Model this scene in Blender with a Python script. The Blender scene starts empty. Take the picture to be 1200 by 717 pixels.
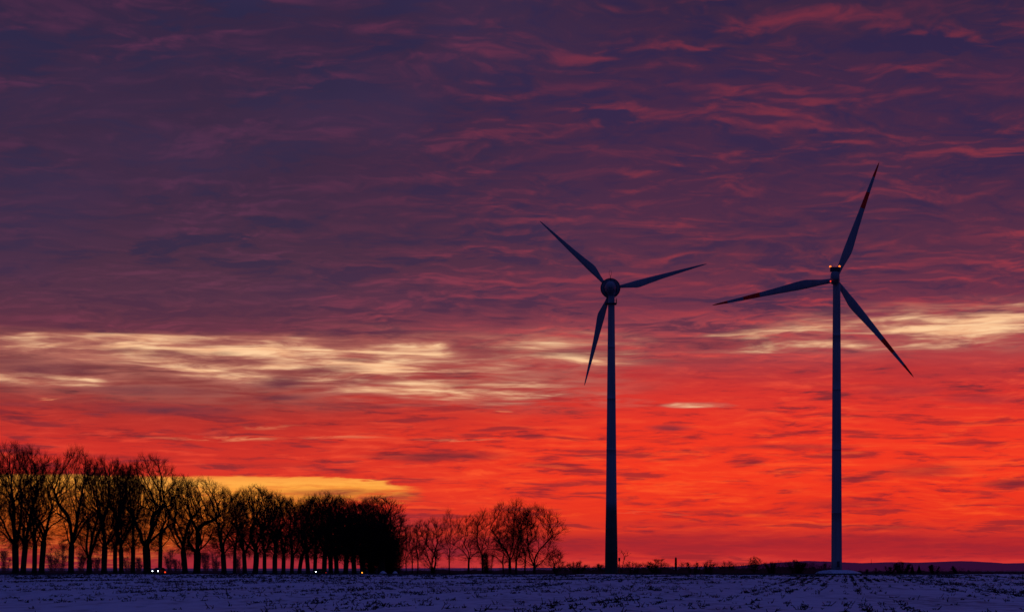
import bpy, math, random
import numpy as np
from mathutils import Vector, noise as mn

random.seed(7); rng = np.random.default_rng(7)
scn = bpy.context.scene
COL = scn.collection
F = 2333.0          # focal length in photo pixels (photo 1200 wide)
CAMH = 1.6
HY = 666.0          # photo row of eye level

def lin(c):
    return tuple(((v/255)/12.92 if v/255 <= .04045 else ((v/255+.055)/1.055)**2.4) for v in c)

# ------------------------------------------------------------------ terrain height
def gz(y):
    y = np.asarray(y, float)
    a = .00206*y
    b = 1.6-.0027*y
    s = 1/(1+np.exp(-(y-345)/7.0))
    z = a*(1-s)+b*s-.02*np.exp(-((y-345)/14)**2)
    z = np.where(y > 3000, -6.5, z)
    return np.where(y < 0, 0, z)
def gzf(y): return float(gz(y))
def X_at(px, Y): return (px-600)/F*Y
def Z_at(py, Y): return CAMH+(HY-py)/F*Y

# ------------------------------------------------------------------ materials
def new_mat(name):
    m = bpy.data.materials.new(name); m.use_nodes = True
    nt = m.node_tree
    return m, nt, nt.nodes['Principled BSDF']
def noisy(name, c1, c2, scale=3, rough=.8, bump=.0, metal=0, detail=5, spec=.3):
    m, nt, b = new_mat(name)
    tc = nt.nodes.new('ShaderNodeTexCoord')
    n = nt.nodes.new('ShaderNodeTexNoise'); n.inputs['Scale'].default_value = scale; n.inputs['Detail'].default_value = detail
    nt.links.new(tc.outputs['Object'], n.inputs['Vector'])
    r = nt.nodes.new('ShaderNodeValToRGB')
    r.color_ramp.elements[0].position = .35; r.color_ramp.elements[1].position = .68
    r.color_ramp.elements[0].color = (*c1, 1); r.color_ramp.elements[1].color = (*c2, 1)
    nt.links.new(n.outputs['Fac'], r.inputs['Fac']); nt.links.new(r.outputs['Color'], b.inputs['Base Color'])
    b.inputs['Roughness'].default_value = rough; b.inputs['Metallic'].default_value = metal
    b.inputs['Specular IOR Level'].default_value = spec
    if bump:
        bp = nt.nodes.new('ShaderNodeBump'); bp.inputs['Strength'].default_value = bump
        nt.links.new(n.outputs['Fac'], bp.inputs['Height']); nt.links.new(bp.outputs['Normal'], b.inputs['Normal'])
    return m
def emit(name, col, s):
    m, nt, b = new_mat(name)
    b.inputs['Base Color'].default_value = (*col, 1)
    b.inputs['Emission Color'].default_value = (*col, 1); b.inputs['Emission Strength'].default_value = s
    return m

M_bark = noisy('bark', (.018, .014, .012), (.045, .036, .03), 2.5, .95, .5, spec=.1)
M_twig = noisy('twig', (.016, .012, .011), (.032, .024, .021), 1.5, .95, spec=.05)
M_ivy = noisy('ivy_leaf', (.008, .014, .008), (.02, .03, .014), 2, .7, spec=.1)
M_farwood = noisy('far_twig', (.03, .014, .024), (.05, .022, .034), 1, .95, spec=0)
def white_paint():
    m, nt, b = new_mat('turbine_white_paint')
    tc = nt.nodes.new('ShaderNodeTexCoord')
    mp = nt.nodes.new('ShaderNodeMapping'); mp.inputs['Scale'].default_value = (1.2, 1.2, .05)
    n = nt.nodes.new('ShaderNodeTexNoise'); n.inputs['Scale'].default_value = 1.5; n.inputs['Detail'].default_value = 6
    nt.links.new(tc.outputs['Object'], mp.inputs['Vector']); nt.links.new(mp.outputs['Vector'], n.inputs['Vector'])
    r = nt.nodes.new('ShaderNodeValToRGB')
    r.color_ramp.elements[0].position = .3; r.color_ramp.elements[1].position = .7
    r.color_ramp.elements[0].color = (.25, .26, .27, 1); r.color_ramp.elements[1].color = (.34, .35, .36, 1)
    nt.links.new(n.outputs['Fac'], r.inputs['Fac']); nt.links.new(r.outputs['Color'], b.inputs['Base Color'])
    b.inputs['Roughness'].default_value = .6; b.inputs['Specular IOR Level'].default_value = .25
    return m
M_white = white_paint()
M_dgrey = noisy('dark_grey_metal', (.03, .03, .035), (.06, .06, .065), 2, .6)
M_shade = noisy('weathered_grey_paint', (.14, .15, .17), (.22, .23, .25), 1.0, .6)
M_green = noisy('green_concrete', (.08, .12, .08), (.10, .15, .10), .8, .85, .1)
M_green2 = noisy('dark_green_concrete', (.055, .09, .058), (.075, .115, .075), .8, .85, .1)
M_green3 = noisy('darkest_green_concrete', (.035, .06, .038), (.05, .08, .05), .8, .85, .1)
M_red = noisy('signal_red_paint', (.55, .03, .025), (.65, .035, .03), .8, .6)
def thin_shell(m, f, col):      # glass fibre shell lets some sky light through
    nt = m.node_tree; b = nt.nodes['Principled BSDF']; o = nt.nodes['Material Output']
    t = nt.nodes.new('ShaderNodeBsdfTranslucent'); t.inputs['Color'].default_value = (*col, 1)
    mx = nt.nodes.new('ShaderNodeMixShader'); mx.inputs[0].default_value = f
    nt.links.new(b.outputs[0], mx.inputs[1]); nt.links.new(t.outputs[0], mx.inputs[2]); nt.links.new(mx.outputs[0], o.inputs['Surface'])
thin_shell(M_red, .35, (.9, .05, .04))
M_lightA = emit('obstruction_lamp', (1, .18, .02), 2.2)
M_lightB = emit('small_red_lamp', (1, .04, .02), 1.6)
M_head = emit('headlight_glow', (.82, .93, 1), 16)
M_tail = emit('tail_lamp_glow', (1, .05, .01), 1.2)
M_amber = emit('amber_lamp_glow', (1, .30, .02), 3)
M_car = noisy('dark_car_paint', (.012, .013, .016), (.016, .017, .02), 3, .35)
M_glass = noisy('dark_car_glass', (.01, .01, .012), (.012, .012, .014), 3, .1)
M_tyre = noisy('tyre_rubber', (.01, .01, .01), (.014, .014, .014), 5, .9)
M_orange = noisy('orange_pole_paint', (.42, .10, .035), (.55, .14, .05), 3, .6)

# ------------------------------------------------------------------ mesh helpers
def mesh_obj(name, V, Fc, mats, parent=None, smooth=False, midx=None, loc=None):
    me = bpy.data.meshes.new(name)
    me.from_pydata([tuple(v) for v in V], [], [tuple(f) for f in Fc]); me.update()
    return link(name, me, mats, parent, smooth, midx, loc)
def link(name, me, mats, parent=None, smooth=False, midx=None, loc=None):
    for m in (mats if isinstance(mats, (list, tuple)) else [mats]): me.materials.append(m)
    if smooth: me.polygons.foreach_set('use_smooth', [True]*len(me.polygons))
    if midx is not None: me.polygons.foreach_set('material_index', midx)
    o = bpy.data.objects.new(name, me); COL.objects.link(o)
    if parent: o.parent = parent
    if loc: o.location = loc
    return o
def np_mesh(name, V, Q, mats, parent=None, smooth=False):
    """V (n,3), Q (m,4) quads or (m,3)"""
    me = bpy.data.meshes.new(name)
    V = np.ascontiguousarray(V, np.float32); Q = np.ascontiguousarray(Q, np.int32)
    k = Q.shape[1]
    me.vertices.add(len(V)); me.vertices.foreach_set('co', V.ravel())
    me.loops.add(Q.size); me.loops.foreach_set('vertex_index', Q.ravel())
    me.polygons.add(len(Q)); me.polygons.foreach_set('loop_start', np.arange(0, Q.size, k, dtype=np.int32))
    me.polygons.foreach_set('loop_total', np.full(len(Q), k, np.int32))
    me.update(calc_edges=True)
    return link(name, me, mats, parent, smooth)
def empty(name, loc, label=None, cat=None, group=None):
    o = bpy.data.objects.new(name, None); COL.objects.link(o); o.location = loc
    tag(o, label, cat, group); return o
def tag(o, label=None, cat=None, group=None, kind=None):
    if label: o['label'] = label
    if cat: o['category'] = cat
    if group: o['group'] = group
    if kind: o['kind'] = kind
    return o
def tubes(P0, P1, R0, R1, k=3):
    P0 = np.asarray(P0, float); P1 = np.asarray(P1, float); R0 = np.asarray(R0, float); R1 = np.asarray(R1, float)
    d = P1-P0; L = np.linalg.norm(d, axis=1, keepdims=True); d = d/np.maximum(L, 1e-6)
    ref = np.where(np.abs(d[:, 2:3]) > .8, np.array([[1., 0, 0]]), np.array([[0, 0, 1.]]))
    a = np.cross(d, ref); a /= np.linalg.norm(a, axis=1, keepdims=True); b = np.cross(d, a)
    n = len(P0); V = np.zeros((n, 2*k, 3))
    for i in range(k):
        t = 2*math.pi*i/k; o = a*math.cos(t)+b*math.sin(t)
        V[:, i] = P0+o*R0[:, None]; V[:, k+i] = P1+o*R1[:, None]
    base = (np.arange(n)*2*k)[:, None]
    Q = np.concatenate([base+np.array([[i, (i+1) % k, k+(i+1) % k, k+i]]) for i in range(k)], 0)
    return V.reshape(-1, 3), Q
def join(parts):
    Vs, Qs, o = [], [], 0
    for V, Q in parts:
        Vs.append(V); Qs.append(Q+o); o += len(V)
    return np.concatenate(Vs), np.concatenate(Qs)
def lathe(profile, axis='z', n=32, cap=True):
    """profile list of (r, h)."""
    V, Fc = [], []
    for r, h in profile:
        for i in range(n):
            t = 2*math.pi*i/n; c, s = r*math.cos(t), r*math.sin(t)
            V.append((c, s, h) if axis == 'z' else (c, h, s))
    m = len(profile)
    for j in range(m-1):
        for i in range(n):
            a, b = j*n+i, j*n+(i+1) % n
            Fc.append((a, b, b+n, a+n) if axis == 'z' else (b, a, a+n, b+n))
    if cap:
        Fc.append(tuple(range(n-1, -1, -1)) if axis == 'z' else tuple(range(n)))
        Fc.append(tuple(range((m-1)*n, m*n)) if axis == 'z' else tuple(range(m*n-1, (m-1)*n-1, -1)))
    return V, Fc
def box(x0, x1, y0, y1, z0, z1, bev=0.0):
    V = []
    b = bev
    for z, ins in ((z0, b), (z0+b, 0), (z1-b, 0), (z1, b)):
        for x, y in ((x0+ins, y0+ins), (x1-ins, y0+ins), (x1-ins, y1-ins), (x0+ins, y1-ins)):
            V.append((x, y, z))
    Fc = [(3, 2, 1, 0), (12, 13, 14, 15)]
    for j in range(3):
        for i in range(4):
            a = j*4+i; c = j*4+(i+1) % 4
            Fc.append((a, c, c+4, a+4))
    return V, Fc
def cat(lst):
    V, Fc = [], []
    for v, f in lst:
        o = len(V); V += list(v); Fc += [tuple(i+o for i in q) for q in f]
    return V, Fc

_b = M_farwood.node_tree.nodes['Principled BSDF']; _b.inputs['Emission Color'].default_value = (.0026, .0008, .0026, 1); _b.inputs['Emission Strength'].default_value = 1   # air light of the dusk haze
# ------------------------------------------------------------------ trees
def gen_tree(seed, H, W, fork=.27, r0=.45, step=.5, natt=1500, twigs=3, rmin=.02, lean=0., stems=1, point=.55, tl=1.0, kill=1.4, limbs=6, infl=9.):
    """crown grown towards points scattered in its volume; returns trunk and crown segments"""
    r = np.random.default_rng(seed)
    ph = r.uniform(0, 6.28, 4); zb = H*fork*.85
    # attraction points
    pts = []
    while len(pts) < natt:
        t = r.random(); a = r.uniform(0, 6.28)
        k = math.sqrt(max(0, 1-abs((t-point)/(1-point))**2.2)) if t > point else .34+.66*(1-((point-t)/point)**1.7)
        w = W*k*(1+.13*math.sin(2*a+ph[0])+.10*math.sin(3*a+ph[1])+.09*math.sin(5*a+t*5+ph[2]))
        q = r.random()**.42
        z = zb+t*(H*(1+.03*math.sin(3*a+ph[3]))-zb)
        if mn.noise(Vector((math.cos(a)*q*w*.45+seed, math.sin(a)*q*w*.45, z*.3))) < -.30: continue
        pts.append((math.cos(a)*q*w+lean*z, math.sin(a)*q*w, z))
    A = np.array(pts)
    nodes, par, dirs = [], [], []
    lead = H*fork
    for s_ in range(stems):
        off = np.array([r.uniform(-.5, .5), r.uniform(-.4, .4), 0]) if stems > 1 else np.zeros(3)
        p = off.copy(); nodes.append(p.copy()); par.append(-1)
        n = max(2, int(lead/step)); d = np.array([lean+(off[0]*.5), off[1]*.5, 1.]); 
        for i in range(n):
            d = d+r.normal(0, .014, 3)*np.array([1, 1, 0]); dd = d/np.linalg.norm(d)
            p = p+dd*lead/n; nodes.append(p.copy()); par.append(len(nodes)-2)
    tops = [i for i in range(len(nodes)) if (i+1 == len(nodes) or par[i+1] == -1)]
    for ti in tops:
        nl_ = max(2, limbs//len(tops)); a0 = r.uniform(0, 6.28)
        for i in range(nl_+1):
            lead_ = i == nl_
            an = math.radians(r.uniform(2, 8) if lead_ else r.uniform(16, 50)); az_ = a0+i*6.283/nl_+r.normal(0, .35)
            sx = W/6.6*24/H
            d = np.array([math.sin(an)*math.cos(az_)*sx*1.15, math.sin(an)*math.sin(az_)*sx*1.15, math.cos(an)]); d[0] += lean*.7
            L = (H-lead)*(r.uniform(.55, .72) if lead_ else r.uniform(.42, .62)*(1-.25*an))
            k0 = ti-(0 if lead_ else int(r.integers(0, max(1, int(lead*.16/step))+1))); cur = k0; p = nodes[k0].copy()
            bend = r.normal(0, .12, 3)
            for q in range(max(3, int(L/step))):
                d = d/np.linalg.norm(d)+r.normal(0, .11, 3)+bend*.12+np.array([0, 0, .035])
                if r.random() < .12: bend = r.normal(0, .5, 3)
                p = p+d/np.linalg.norm(d)*step; nodes.append(p.copy()); par.append(cur); cur = len(nodes)-1
    alive = np.ones(len(A), bool); best = np.full(len(A), 1e9); bi = np.zeros(len(A), int)
    start = 0
    for it in range(140):
        NN = np.array(nodes[start:])
        if len(NN) == 0: break
        ai = np.nonzero(alive)[0]
        if len(ai) < natt*.02: break
        D = np.linalg.norm(A[ai][:, None]-NN[None], axis=2)
        # only nodes above half the bare trunk may sprout
        D[:, NN[:, 2] < lead*.72] = 1e9
        j = D.argmin(1); dm = D[np.arange(len(ai)), j]; m = dm < best[ai]
        best[ai[m]] = dm[m]; bi[ai[m]] = j[m]+start
        alive &= best > kill*step
        ai = np.nonzero(alive)[0]; start = len(nodes)
        if len(ai) == 0: break
        P = np.array(nodes); ai = ai[best[ai] < infl] if (best[ai] < infl).any() else ai; v = A[ai]-P[bi[ai]]; v /= np.linalg.norm(v, axis=1, keepdims=True)
        acc = np.zeros((len(P), 3)); np.add.at(acc, bi[ai], v); hit = np.unique(bi[ai])
        for h in hit:
            d = acc[h]; l = np.linalg.norm(d)
            if l < 1e-3: continue
            d = d/l
            if par[h] >= 0:
                q = nodes[h]-nodes[par[h]]; q = q/np.linalg.norm(q); d = d+q*.55
            d = d+np.array([0, 0, .06])+r.normal(0, .20, 3); d /= np.linalg.norm(d)
            nodes.append(nodes[h]+d*step); par.append(h)
    P = np.array(nodes); n = len(P)
    rad = np.zeros(n); E = 2.2; tip = rmin*1.15
    cnt = np.zeros(n)
    for i in range(n-1, -1, -1):
        if rad[i] == 0: rad[i] = tip**E
        if par[i] >= 0: rad[par[i]] += rad[i]
    rad = rad**(1/E); base = rad[0]; 
    # rescale thick wood to the wanted trunk radius, keep tips
    rad = tip+(rad-tip)*(r0-tip)/(base-tip) if base > tip else rad
    nt_ = int(max(2, int(lead/step)))+1
    trunk, br = [], []
    tn = set()
    for s_ in range(stems):
        for i in range(nt_): tn.add(s_*nt_+i)
    ctr = np.array([0, 0, zb+.25*(H-zb)])
    for i in range(n):
        if par[i] < 0: continue
        a0, b0 = P[par[i]], P[i]
        seg = (tuple(a0), tuple(b0), rad[par[i]] if i in tn else min(rad[par[i]], rad[i]*1.35), rad[i])
        (trunk if i in tn else br).append(seg)
        if i not in tn and rad[i] < .075 and twigs:
            d0 = (b0-a0)/np.linalg.norm(b0-a0); c0 = ctr.copy(); c0[0] += lean*b0[2]; o = b0-c0; o = o/(np.linalg.norm(o)+1e-6)
            k = twigs+(1 if r.random() < .5 else 0)
            if rad[i] > .045: k = max(1, k-2)
            for q in range(k):
                d = d0*.6+o*.45+r.normal(0, .36, 3)+np.array([0, 0, .18]); d /= np.linalg.norm(d)
                L = tl*r.uniform(.6, 2.0); p = a0+(b0-a0)*r.random(); e1 = p+d*L*.5
                d2 = d+r.normal(0, .22, 3)+np.array([0, 0, .1]); d2 /= np.linalg.norm(d2); e2 = e1+d2*L*.5
                br.append((tuple(p), tuple(e1), rmin, rmin*.85)); br.append((tuple(e1), tuple(e2), rmin*.85, rmin*.5))
                d3 = d+r.normal(0, .6, 3); d3 /= np.linalg.norm(d3); br.append((tuple(e1), tuple(e1+d3*L*.4), rmin*.75, rmin*.45))
    for s_ in range(stems):
        p0 = P[s_*nt_]; trunk.append((tuple(p0-np.array([0, 0, .3])), tuple(p0+np.array([0, 0, 1.0])), r0*1.35/(stems**.5), r0*1.0/(stems**.5)))
    return trunk, br
def seg_mesh(segs, kbig, rbig=.08):
    big = [s for s in segs if s[2] > rbig]; small = [s for s in segs if s[2] <= rbig]
    parts = []
    for S, k in ((big, kbig), (small, 3)):
        if S:
            parts.append(tubes([s[0] for s in S], [s[1] for s in S], [s[2] for s in S], [s[3] for s in S], k))
    return join(parts)
def leaf_cloud(n, W, D, z0, z1, size, seed):
    r = np.random.default_rng(seed)
    u = r.normal(size=(n, 3)); u /= np.linalg.norm(u, axis=1, keepdims=True); rad = r.random(n)**.4
    c = u*rad[:, None]*np.array([W, D, (z1-z0)/2]); c[:, 2] += (z0+z1)/2
    # clumps
    cl = r.normal(size=(max(6, n//120), 3))
    c += .12*W*cl[r.integers(0, len(cl), n)]*r.random((n, 1))
    a = r.normal(size=(n, 3)); a /= np.linalg.norm(a, axis=1, keepdims=True)
    b = np.cross(a, r.normal(size=(n, 3))); b /= np.linalg.norm(b, axis=1, keepdims=True)
    s = size*r.uniform(.5, 1.3, (n, 1))
    V = np.stack([c-a*s, c-b*s*.5, c+a*s, c+b*s*.5], 1).reshape(-1, 3)
    V[:, 2] = np.maximum(V[:, 2], .05)
    return V, np.arange(4*n).reshape(-1, 4)

PROTO = {}
def proto(kind, v):
    """kinds: (H, W, params)"""
    key = (kind, v)
    if key in PROTO: return PROTO[key]
    T = {'dome': (24, 6.6, dict(fork=.24, r0=.80, step=.5, natt=2300, twigs=4, rmin=.014, point=.60, limbs=7)),
         'low': (22, 5.0, dict(fork=.14, r0=.74, step=.5, natt=1900, twigs=5, rmin=.014, point=.62, limbs=5)),
         'mid': (22, 4.9, dict(fork=.25, r0=.64, step=.5, natt=1600, twigs=4, rmin=.019, point=.60, limbs=6)),
         'slim': (21, 3.4, dict(fork=.30, r0=.46, step=.5, natt=900, twigs=4, rmin=.015, point=.66, limbs=5)),
         'thin': (17, 2.6, dict(fork=.26, r0=.20, step=.5, natt=520, twigs=4, rmin=.015, point=.55, tl=1.1, limbs=5)),
         'open': (20, 4.4, dict(fork=.20, r0=.31, step=.55, natt=800, twigs=4, rmin=.015, point=.60, tl=1.2, limbs=5)),
         'wide': (18, 6.0, dict(fork=.12, r0=.30, step=.55, natt=950, twigs=4, rmin=.015, point=.55, tl=1.2, limbs=7)),
         'multi': (16, 3.4, dict(fork=.08, r0=.20, step=.5, natt=650, twigs=4, rmin=.017, point=.62, stems=4, tl=1.1, limbs=8)),
         'tiny': (7, 1.6, dict(fork=.3, r0=.09, step=.5, natt=40, twigs=1, rmin=.03, point=.7, limbs=2))}[kind]
    H, W, kw = T
    tr, br = gen_tree(hash(kind) % 1 + 1000+sum(map(ord, kind))*7+v*13, H, W, **kw)
    k = 10
    tv, tq = seg_mesh(tr, k, 0); bv, bq = seg_mesh(br, 5, .06)
    PROTO[key] = (H, W, tv, tq, bv, bq, {})
    return PROTO[key]
def place_tree(name, px, Y, toppy, wpx, label, cat_, group, kind, v, rot=0., ivy=0, mat=None, lean=0., thick=1.0):
    X = X_at(px, Y); z = gzf(Y)
    Ht = Z_at(toppy, Y)-z; Wt = wpx/F*Y
    H, W, tv, tq, bv, bq, me = proto(kind, v)
    e = empty(name, (X, Y, z-.1), label, cat_, group)
    c, s_ = math.cos(rot), math.sin(rot)
    if 'crown' not in me:
        a = np_mesh('trunk', tv, tq, mat or M_bark, e, True); b = np_mesh('crown', bv, bq, mat or M_twig, e)
        me['trunk'] = a.data; me['crown'] = b.data
    else:
        a = bpy.data.objects.new('trunk', me['trunk']); b = bpy.data.objects.new('crown', me['crown'])
        for o in (a, b): COL.objects.link(o); o.parent = e
    # every tree gets its own size, turn and lean
    from mathutils import Matrix
    sh = Matrix(((1, 0, lean, 0), (0, 1, 0, 0), (0, 0, 1, 0), (0, 0, 0, 1)))
    Mt = sh @ Matrix.Diagonal((Wt/W, Wt/W, Ht/H, 1)) @ Matrix.Rotation(rot, 4, 'Z')
    for o in (a, b): o.matrix_parent_inverse = Mt
    if ivy:
        vv, q = leaf_cloud(ivy, Wt*.72, Wt*.72, Ht*.10, Ht*.86, .26, int(px)+5)
        np_mesh('ivy', vv, q, M_ivy, e)
    return e

# avenue of old trees along the road
def av_depth(px, off):   # road line X = -168.7 + .194 Y + off
    return (168.7-off)*F/(600+.194*F-px)
AV = [  # px, row(0 near,1 far), top y, half width px, trunk radius, fork, nlimbs, lean, label
 (-14, 0, 528, 24, .55, .24, 7, .00, 'bare old tree cut off by the left picture edge, first of the roadside row'),
 (18.5, 0, 524, 27, .72, .26, 7, -.03, 'thickest bare old tree with a massive forked trunk near the left edge'),
 (27, 1, 527, 24, .60, .28, 6, .05, 'bare old tree pressed against the massive forked trunk on its right side'),
 (40, 1, 548, 16, .33, .30, 5, .03, 'slim bare tree with a thin trunk right of the massive forked trunk'),
 (48.5, 1, 541, 19, .34, .32, 5, .06, 'slim bare tree, second thin trunk right of the massive forked trunk'),
 (83, 0, 529, 25, .50, .30, 7, .03, 'tall bare tree with straight clear trunk and vase shaped crown right of a gap'),
 (104.5, 0, 546, 17, .48, .16, 5, .02, 'bare tree whose trunk splits low into a wide V'),
 (122, 0, 541, 20, .58, .24, 6, -.01, 'stout bare tree with a short thick trunk right of the low V shaped trunk'),
 (135, 1, 544, 15, .36, .30, 5, .00, 'bare tree with a narrow trunk close beside the stout one'),
 (142, 0, 549, 16, .40, .30, 5, .04, 'bare tree making a close pair with the narrow trunk on its left'),
 (156, 1, 550, 15, .40, .28, 5, -.02, 'bare tree half hidden left of the big domed crown'),
 (172.5, 0, 538, 32, .62, .25, 8, .01, 'big bare tree with the broadest domed crown in the row, above the left car'),
 (187.5, 1, 566, 14, .34, .34, 5, .00, 'slender low bare tree rising just behind the left car headlights'),
 (217, 0, 562, 20, .56, .26, 6, -.03, 'thick bare tree, left of the close pair right of the left car'),
 (230.5, 0, 563, 30, .55, .25, 7, .06, 'bare tree with a wide fan of branches reaching right, against the yellow sky gap'),
 (262.5, 0, 577, 18, .36, .27, 6, .00, 'lone light crowned bare tree standing in an opening under the yellow sky'),
 (275, 1, 582, 12, .34, .30, 5, .00, 'slim bare tree right of the lone light crowned tree'),
 (287, 0, 576, 15, .48, .26, 6, -.02, 'bare tree with a dark upright crown, first of the tight middle cluster'),
 (299, 0, 573, 19, .48, .26, 6, .02, 'highest bare tree of the tight middle cluster under the yellow sky gap'),
 (310, 1, 577, 14, .42, .28, 5, .00, 'bare tree directly right of the highest one in the tight middle cluster'),
 (322, 0, 580, 17, .50, .26, 6, .00, 'bare tree with a broad trunk at the right end of the tight middle cluster'),
 (332, 1, 585, 14, .38, .28, 5, .02, 'bare tree with a round topped crown right of the tight middle cluster'),
 (342, 0, 586, 14, .38, .28, 5, .00, 'bare tree left of the leaning trunk in the far half of the row'),
 (350.5, 1, 590, 14, .34, .24, 5, .14, 'bare tree with a trunk leaning right in the far half of the row'),
 (361, 0, 584, 15, .38, .28, 6, .00, 'bare tree two trunks left of the single bright headlight'),
 (369, 1, 583, 14, .36, .30, 5, .00, 'lightly ivy clad tree directly left of the single bright headlight'),
 (380, 0, 580, 17, .46, .27, 6, .00, 'lightly ivy clad tree directly right of the single bright headlight'),
 (387.5, 1, 583, 16, .36, .28, 6, .00, 'ivy clad tree second to the right of the single bright headlight'),
 (394.5, 0, 584, 16, .36, .28, 6, .02, 'ivy clad tree at the left side of the near black tree mass'),
 (405, 0, 586, 17, .46, .25, 6, .00, 'ivy clad tree whose trunk bounds the low tunnel of sky in the black mass'),
 (415, 1, 591, 17, .36, .2, 6, .00, 'ivy clad tree in the middle of the near black mass left of the amber light'),
 (425, 0, 589, 18, .36, .2, 6, .00, 'ivy clad tree directly above the small amber light'),
 (436, 1, 586, 19, .42, .18, 6, .00, 'ivy clad tree right of the small amber light in the black mass'),
 (446, 0, 585, 21, .46, .18, 7, .03, 'highest ivy clad tree near the right end of the black mass'),
 (454, 1, 600, 17, .40, .16, 6, .05, 'rightmost ivy clad tree whose crown ends the long row'),
]
for i, (px, row, ty, wp, r0, fk, nl, ln, lab) in enumerate(AV):
    Y = av_depth(px, 4.2 if row == 0 else -4.2)
    dense = px > 372
    kind = 'low' if fk < .2 and px < 300 else ('dome' if wp >= 23 else ('slim' if r0 < .36 and px < 300 else 'mid'))
    place_tree('bare_tree' if px < 365 else 'ivy_clad_tree', px, Y, ty-1, wp*(1.3 if kind != 'dome' else 1.18), lab, 'tree', 'old trees lining the road', kind,
               i % {'dome': 5, 'low': 1, 'slim': 2, 'mid': 5}[kind], rot=i*2.1+.4, ivy=(0 if px < 365 else (500 if px < 383 else (1500 if px < 400 else 3400))), lean=ln)

# loose group of trees in the middle
MID = [
 (476, 690, 622, 7, .10, .30, 4, .0, True, 0, 'faint thin sapling right beside the end of the long tree row'),
 (483, 680, 616, 7, .12, .30, 4, .0, True, 0, 'thin pale bare tree, second right of the black tree mass'),
 (489.5, 660, 611, 8, .14, .30, 4, .04, True, 0, 'thin upright bare tree with a feathery top, third right of the black tree mass'),
 (507, 640, 611, 13, .16, .12, 6, .0, False, 4, 'many stemmed bare tree fanning from one foot'),
 (526.5, 630, 600, 8, .19, .34, 4, .0, True, 0, 'tall narrow bare tree standing alone with a sparse top'),
 (549, 620, 606, 12, .20, .26, 5, .0, True, 0, 'bare tree with fine spreading side twigs, left of the taller narrow one'),
 (565.5, 615, 600, 11, .24, .26, 5, .0, True, 0, 'bare tree with a dark trunk and rounded shrub at its foot'),
 (590, 640, 624, 9, .12, .3, 4, -.06, True, 0, 'small thin bare tree leaning left under the big leaning one'),
 (598, 600, 592, 18, .30, .28, 5, -.09, False, 0, 'big bare tree leaning left with heavy crooked limbs'),
 (604.5, 610, 589, 13, .26, .36, 4, .03, True, 0, 'highest bare tree of the loose group, upright behind the leaning one'),
 (615, 615, 599, 10, .16, .36, 4, .02, True, 0, 'thin upright bare tree between the highest and the rightmost large one'),
 (626, 600, 596, 25, .24, .14, 6, .04, False, 0, 'wide bare tree with branches sweeping right at the right end of the loose group'),
 (651, 610, 645, 9, .09, .15, 5, .0, False, 3, 'small low bare shrub tree at the foot of the loose group, last to the right'),
]
for i, (px, Y, ty, wp, r0, fk, nl, ln, nar, mul, lab) in enumerate(MID):
    kind = 'multi' if mul else ('thin' if wp < 13 and r0 < .25 else ('wide' if wp > 22 else 'open'))
    place_tree('bare_tree', px, Y, ty-1, wp*1.25, lab, 'tree', 'loose group of bare trees in mid field', kind, i % {'thin': 4, 'open': 3, 'wide': 1, 'multi': 1}[kind], rot=i*1.7, lean=ln)

# small trees and bushes further back
def bush(name, px, Y, toppy, wpx, label, group, seed, mat=None, n=2600, cat_='bush', rad=.02, leaf=0, D=None):
    X = X_at(px, Y); z = gzf(Y); H = Z_at(toppy, Y)-z; W = wpx/F*Y
    r = np.random.default_rng(seed)
    P0, P1, R0, R1 = [], [], [], []
    # main arching stems, then twigs on them
    ns = max(6, n//220)
    stems = []
    for s in range(ns):
        az = r.uniform(0, 6.28); out = W*math.sqrt(r.uniform(0, 1))*.92; h = H*math.sqrt(max(.1, 1-(out/W)**2*.85))*r.uniform(.78, 1.0)
        b0 = np.array([math.cos(az)*out*.45, math.sin(az)*out*.45, 0]); tip = np.array([math.cos(az)*out, math.sin(az)*out, h])
        prev = b0
        for k in range(1, 7):
            t = k/6; p = b0*(1-t)+tip*t; p[2] = h*(1-(1-t)**1.5); p = p+r.normal(0, .03*W, 3)
            P0.append(prev); P1.append(p); R0.append(.06*(1-t)+.03); R1.append(.06*(1-t)+.02); stems.append((prev, p)); prev = p
    idx = r.integers(0, len(stems), n)
    for j in idx:
        a, b = stems[j]; p = a+(b-a)*r.random(); d = r.normal(size=3); d[2] = abs(d[2])*.9+.35; d[:2] += .4*p[:2]/W; d /= np.linalg.norm(d)
        L = H*r.uniform(.08, .26); q = p+d*L
        if q[2] > H*1.02: q[2] = H
        P0.append(p); P1.append(q); R0.append(rad); R1.append(rad*.6)
        if r.random() < .5:
            d2 = d+r.normal(0, .5, 3); d2 /= np.linalg.norm(d2); P0.append(p+d*L*.5); P1.append(p+d*L*.5+d2*L*.5); R0.append(rad*.8); R1.append(rad*.5)
    v, q = tubes(P0, P1, R0, R1)
    e = empty(name, (X, Y, z-.05), label, cat_, group)
    np_mesh('stems', v, q, mat or M_twig, e)
    if leaf:
        v, q = leaf_cloud(leaf, W*.85, W*.85, 0, H*.88, .22, seed+1); np_mesh('foliage', v, q, M_ivy, e)
    return e
bush('dense_thicket', 436, 640, 622, 20, 'black thicket under the ivy clad trees right of the amber light', 'thickets at the end of the tree row', 801, n=3000, leaf=4200)
bush('dense_thicket', 451, 650, 612, 18, 'black rounded thicket with snow heaps at its foot', 'thickets at the end of the tree row', 802, n=3000, leaf=5200)
bush('dense_thicket', 463, 660, 630, 13, 'rightmost black thicket closing the long tree row', 'thickets at the end of the tree row', 803, n=2600, leaf=2400)
bush('rounded_shrub', 573, 625, 643, 10, 'dark rounded shrub at the foot of the loose tree group', None, 804, n=1500)
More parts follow.
